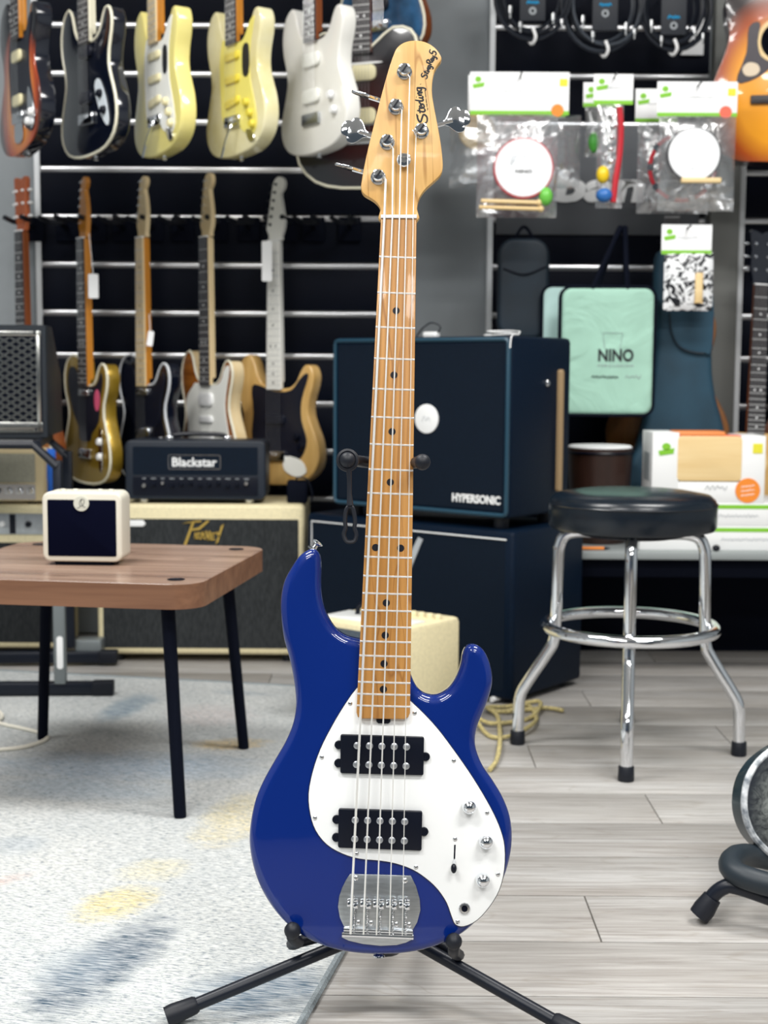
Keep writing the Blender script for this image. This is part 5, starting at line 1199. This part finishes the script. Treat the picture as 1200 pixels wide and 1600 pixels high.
q = MB(); q.tube(spline([(-.03, .02, h - .005), (-.012, .02, h + .025), (.0, .03, h + .035), (.012, .02, h + .025), (.03, .02, h - .005)], 4, False), .005, 6); q.build('loop', BLACKM, gb)
q = MB(); q.tube(spline([(-w * .4, -.001, h * .70), (0, -.004, h * .64), (w * .42, -.001, h * .72)], 4, False), .003, 6); q.build('zip', BLACK, gb)
# blue gig bag: bout flaring to the floor side
DEN = pmat('blue_denim_nylon', (0.014, .062, .105), .65, noise=.35, nscale=7, bump=.5)
P = [(1028, 402), (1050, 392), (1105, 396), (1116, 410), (1114, 560), (1120, 620), (1135, 690), (1130, 850), (970, 850), (962, 800), (985, 730), (1003, 680), (1018, 600), (1026, 500)]
YG = 4.12; c0 = at(1050, 850, YG)
gg = thing('gig_bag', 'blue fabric guitar gig bag with rounded flap standing behind the boxes', 'bag', T(c0.x, YG, SZ + .001))
zmin = SZ + .001
q = MB(); q.prism(spline([(at(x, y, YG).x - c0.x, max(at(x, y, YG).z - zmin, 0.0)) for x, y in P], 4), -.08, 0, .02, .02, 4, mx=RX90); q.build('body', DEN, gg)
FLP = [(1046, 440), (1108, 440), (1112, 545), (1095, 552), (1065, 545), (1050, 525), (1045, 490)]
q = MB(); q.prism(spline([(at(x, y, YG).x - c0.x, at(x, y, YG).z - zmin) for x, y in FLP], 4), 0, .012, .006, 0, 3, mx=RX90); q.build('flap', DEN, gg)
q = MB(); q.tube(spline([(at(x, y, YG).x - c0.x, -.009, at(x, y, YG).z - zmin) for x, y in FLP[2:]], 4, False), .003, 6); q.build('flap_piping', GIG, gg)

# ------------------------------------------------------------------ sign panel and its letters
SGY = WALL_Y - .03
a, c = at(775, 366, SGY), at(1097, 200, SGY)
sg = thing('brand_sign', 'grey sign panel with white italic lettering behind the percussion packs', 'sign', T((a.x + c.x) / 2, SGY, a.z))
w, h = c.x - a.x, c.z - a.z
q = MB(); q.rbox(0, .012, h / 2, w, .018, h, .002); q.build('panel', pmat('sign_grey', '#55585d', .7), sg)
lz = at(985, 296, SGY); letter('lettering', 'Ibanez', PAPER, sg, front(lz.x - .02 - sg.location.x, .003, lz.z + .008 - sg.location.z), w=.535, h=.098, bold=.045, shear=.12, extrude=.008)

# ------------------------------------------------------------------ percussion packs on pegs
film = bpy.data.materials.new('clear_film'); film.use_nodes = True; nt = film.node_tree; nt.nodes.remove(nt.nodes['Principled BSDF'])
tr = nt.nodes.new('ShaderNodeBsdfTransparent'); gl = nt.nodes.new('ShaderNodeBsdfGlossy'); df = nt.nodes.new('ShaderNodeBsdfDiffuse'); m1 = nt.nodes.new('ShaderNodeMixShader'); m2 = nt.nodes.new('ShaderNodeMixShader')
tr.inputs[0].default_value = (.93, .94, .95, 1); gl.inputs['Roughness'].default_value = .22; gl.inputs[0].default_value = (1, 1, 1, 1); df.inputs[0].default_value = (.8, .83, .85, 1)
m1.inputs[0].default_value = .22; m2.inputs[0].default_value = .06
tcf = nt.nodes.new('ShaderNodeTexCoord'); nzf = nt.nodes.new('ShaderNodeTexNoise'); nzf.inputs['Scale'].default_value = 10; nzf.inputs['Distortion'].default_value = 1.5; bpf = nt.nodes.new('ShaderNodeBump'); bpf.inputs['Strength'].default_value = .55; bpf.inputs['Distance'].default_value = .02
nt.links.new(tcf.outputs['Object'], nzf.inputs[0]); nt.links.new(nzf.outputs[0], bpf.inputs['Height']); nt.links.new(bpf.outputs[0], gl.inputs['Normal'])
nt.links.new(tr.outputs[0], m1.inputs[1]); nt.links.new(gl.outputs[0], m1.inputs[2]); nt.links.new(m1.outputs[0], m2.inputs[1]); nt.links.new(df.outputs[0], m2.inputs[2]); nt.links.new(m2.outputs[0], nt.nodes['Material Output'].inputs[0])
SKIN = pmat('white_drum_skin', '#eef0f2', .5)
RED = pmat('red_strap', '#c01f2e', .5)
def pack(label, card, bag, Y, yaw=0, logo=True, dot=None, tag=True, hook=True, bagd=.05, seed=1, bagm=None):
    x0, y0, x1, y1 = card; a, c = at(x0, y1, Y), at(x1, y0, Y); w = c.x - a.x; h = c.z - a.z
    t = thing('percussion_pack', label, 'packaged instrument', T((a.x + c.x) / 2, Y, a.z) @ RZ(R(yaw)), 'percussion packs on pegs')
    q = MB(); q.rbox(0, 0, h / 2, w, .003, h, .001); cd_ = q.build('header_card', PAPER, t, 'white header card with green stripe')
    q = MB(); q.rbox(0, -.002, .005, w - .001, .0012, .011); q.build('green_stripe', GREEN, t)
    if logo:
        lx_ = -w / 2 + .022; q = MB(); q.prism([(lx_ - .016, h - .034), (lx_ + .018, h - .028), (lx_ + .016, h - .040), (lx_ - .013, h - .045)], .0016, .0026, mx=RX90); q.prism(disc(.009, 12, lx_, h - .020, .008), .0016, .0026, mx=RX90); q.build('green_logo', GREEN, t)
    scribble('print', GREYINK, t, front(.0, -.0022, h * .55), w * .4, .006, .0006, 14, seed)
    if tag: q = MB(); q.prism(rrect(.022, .020, .002, w / 2 - .016, h - .028), .0016, .0028, mx=RX90); q.build('yellow_tag', YELLOW, t)
    if dot is not None: q = MB(); q.prism(disc(.017, 20, w / 2 - .032, .012), .003, .0042, mx=RX90); q.build('round_sticker', dot, t)
    if bag:
        bx0, by1, bx1 = bag; a2, c2 = at(bx0, by1, Y), at(bx1, y1, Y); bw = c2.x - a2.x; bh = c2.z - a2.z
        cxm = (a2.x + c2.x) / 2 - t.location.x
        q = MB(); q.pillow(bw, bh + .01, bagd, 12, 14, .45, T(cxm, .0, -bh / 2) @ RX90, .004, seed); q.build('clear_bag', bagm or film, t)
    if hook:
        q = MB(); q.tube([(0, WALL_Y - .03 - Y, h * .86), (0, .0, h * .86), (0, -.05, h * .90)], .003, 6); q.build('peg', BLACK, t)
    return t
def loc(t, px, py, dy=0.0):
    p = at(px, py, t.location.y + dy); return t.matrix_world.inverted() @ p if False else Vector((p.x - t.location.x, dy, p.z - t.location.z))
PK = 3.98
def frame_drum(t, px, py, r, d=.045, rim=RED, lettering=None):
    c = loc(t, px, py, -.012)
    q = MB(); q.lathe([(r, -d / 2), (r + .004, -d / 2), (r + .004, d / 2), (r, d / 2)], 32, T(c) @ RX90); q.build('drum_shell', rim, t)
    q = MB(); q.lathe([(r + .001, d / 2), (r - .001, d / 2 + .002), (.0003, d / 2 + .003)], 32, T(c) @ RX90); q.build('drum_head', SKIN, t, 'white drum head')
    if lettering: letter('lettering', lettering, DARKINK, t, T(c + Vector((0, -d / 2 - .0035, -.01))) @ RX90, w=.045, h=.009, bold=.02, extrude=.0005)
t = pack('large pack with white frame drum, wooden beaters and green egg shaker', (734, 113, 890, 179), (744, 336, 872), PK, dot=ORANGE, seed=4, bagd=.07)
frame_drum(t, 817, 264, .078, lettering='NINO')
for zz, L in ((314, .16), (324, .17)):
    c = loc(t, 797, zz, -.03); q = MB(); q.tube([c - Vector((L / 2, 0, 0)), c + Vector((L / 2, 0, -.004))], .0055, 8); q.ball(c + Vector((L / 2, 0, -.004)), .009, 10, 6); q.build('beater', PALEWOOD, t)
q = MB(); q.ball(loc(t, 853, 307, -.03), .019, 14, 8, (1, 1, 1.35)); q.build('egg_shaker', pmat('green_egg', '#6cc24a', .35), t, 'green egg shaker')
t = pack('crumpled clear bag pack behind the large frame drum pack', (731, 118, 885, 182), (702, 290, 908), PK + .11, logo=False, tag=False, seed=9, bagd=.12, hook=False)
c = loc(t, 745, 205, 0); q = MB(); q.lathe([(.05, -.01), (.052, -.01), (.052, .01), (.05, .01)], 20, T(c) @ RX90); q.build('ring_shaker', PALEWOOD, t)
t = pack('narrow pack with red bell strap, yellow and blue shakers', (927, 116, 990, 163), (930, 322, 975), PK, tag=False, seed=2, bagd=.04)
q = MB(); q.tube(spline([loc(t, x, y, -.015) for x, y in ((968, 168), (970, 200), (968, 240), (962, 280), (958, 316))], 4, False), .011, 8, sy=.8); q.build('bell_strap', RED, t)
for x, y in ((955, 180), (958, 197), (956, 214), (954, 233), (955, 252)):
    q = MB(); q.ball(loc(t, x, y, -.02), .008, 10, 6); q.build('bell', CHROME, t)
q = MB(); q.ball(loc(t, 942, 273, -.02), .018, 12, 8, (1, 1, 1.35)); q.build('egg_shaker', pmat('yellow_egg', '#ecc91e', .35), t, 'yellow egg shaker')
q = MB(); q.ball(loc(t, 944, 305, -.02), .020, 12, 8, (1.15, 1, 1)); q.build('egg_shaker', pmat('blue_egg', '#2f6db5', .35), t, 'blue egg shaker')
t = pack('narrow pack with green shaker behind the bell strap pack', (911, 129, 968, 167), (913, 242, 955), PK + .11, tag=False, seed=3, bagd=.03, hook=False)
q = MB(); q.ball(loc(t, 928, 222, -.01), .020, 12, 8, (.8, .6, 1.5)); q.build('shaker', pmat('green_shaker', '#4aa83c', .4), t)
t = pack('pack with white frame drum and coral round sticker beside the sunburst acoustic', (1026, 128, 1153, 182), (1027, 326, 1150), PK, dot=CORAL, seed=6, bagd=.07)
frame_drum(t, 1082, 243, .070, rim=pmat('dark_rim', '#2c3036', .4))
c = loc(t, 1095, 282, -.03); q = MB(); q.rbox(0, 0, 0, .11, .02, .014, .003, mx=T(c)); q.build('wooden_bar', PALEWOOD, t)
t = pack('pack with red jingle tambourine behind the second frame drum pack', (992, 139, 1060, 191), (994, 330, 1110), PK + .11, tag=False, seed=7, bagd=.05, hook=False)
c = loc(t, 1066, 262, -.02); q = MB(); q.tube([c + Vector((.092 * math.cos(a_), 0, .092 * math.sin(a_))) for a_ in [2 * math.pi * i / 36 for i in range(36)]], .006, 7, closed=True); q.build('tambourine_ring', RED, t)
for i in range(10):
    a_ = 2 * math.pi * i / 10; q = MB(); q.lathe([(.010, -.002), (.010, .002)], 12, T(c + Vector((.092 * math.cos(a_), -.004, .092 * math.sin(a_)))) @ RX90); q.build('jingle', CHROME, t)
zeb = pmat('zebra_print_film', '#e6e8ea', .3); k = NT(zeb); n_ = k.noise(k.mapped(sc=(26, 1, 34)), 1.0, 3, .5, 2.2); k.color(k.mix(k.rng(n_, .5, .53), '#eceef0', '#15181f'))
t = pack('small header pack with black and white patterned bag hanging before the blue gig bag', (1033, 351, 1113, 397), (1036, 482, 1115), 4.02, tag=False, seed=8, bagd=.035, bagm=zeb)
c = loc(t, 1092, 450, -.02); q = MB(); q.rbox(0, 0, 0, .022, .006, .085, .004, mx=T(c)); q.build('wooden_stick', PALEWOOD, t)

# ------------------------------------------------------------------ coiled instrument cables on pegs
CAB = pmat('cable_rubber', (0.006, .009, .016), .45)
GREYCAB = pmat('grey_cable_rubber', (0.05, .06, .075), .4)
CYAN = pmat('cyan_print', '#27a3d8', .5)
for i, (cx, cy, rr, lab, cm) in enumerate(((832, -10, 62, 'coil of black cable with dark card at the corner of the slat wall', CAB), (945, 5, 66, 'coil of grey-black cable with dark card in the middle of the cable row', GREYCAB), (1052, 12, 58, 'coil of black cable with dark card next to the warm grey column', CAB))):
    Y = 4.22; p = at(cx, cy, Y); t = thing('instrument_cable', lab, 'cable', T(p), 'packaged instrument cables'); m_ = Y / 2200.0 * 1.01
    rnd = random.Random(i + 3)
    for L_ in range(6):
        r1 = (rr - L_ * 3.2) * m_; ph = rnd.uniform(0, 1); oy = .014 * (L_ % 3) - .015; dx_ = rnd.uniform(-.012, .012)
        q = MB(); q.tube([(dx_ + r1 * math.cos(a_) * .92, oy + .006 * math.sin(2 * a_ + ph), r1 * math.sin(a_) * 1.12) for a_ in [2 * math.pi * j / 30 for j in range(30)]], .0045, 6, closed=True); q.build('cable_loop', cm if L_ % 2 else CAB, t)
    q = MB(); q.rbox(0, -.012, -.005, .075, .003, .15, .002); q.build('card', pmat('dark_card', '#1b2029', .6), t)
    scribble('print', CYAN, t, front(.0, -.0145, (-.028, -.008, -.03)[i]), .034, .010, .002, 8, i)
    q = MB(); q.lathe([(.011, 0), (.011, .001), (.005, .001), (.005, 0)], 16, front(.0, -.0135, (-.052, -.032, -.054)[i])); q.build('round_mark', GREYINK, t)
    for dx_, dz_, ln in ((-.065, -.075, .035), (-.035, -.115, .03), (.06, -.095, .035), (.085, -.105, .028)):
        q = MB(); q.tube([(dx_, -.02, dz_ + ln), (dx_, -.02, dz_ + ln * .45), (dx_, -.02, dz_ + ln * .4), (dx_, -.02, dz_)], [.006, .006, .0035, .003], 7); q.build('jack_plug', NICKEL, t)
    q = MB(); q.tube(spline([(.0, -.03, -rr * m_ * 1.12 + .03), (.008, -.032, -rr * m_ * 1.12 + .005), (0, -.02, -rr * m_ * 1.12 - .012), (-.008, .0, -rr * m_ * 1.12)], 4, False), .005, 7); q.build('velcro_tie', WHITE, t)
    q = MB(); q.tube([(0, WALL_Y - .03 - Y, .08), (0, -.06, .08)], .0035, 6); q.build('peg', BLACK, t)
a = at(1085, 64, WALL_Y - .04); q = MB(); q.prism([(-.04, -.05), (.03, -.05), (.03, .06)], 0, .004, mx=RX90); q.build('price_card', PAPER, None, 'white corner card below the last cable coil', cat='card', mx=T(at(1084, 60, WALL_Y - .03)))
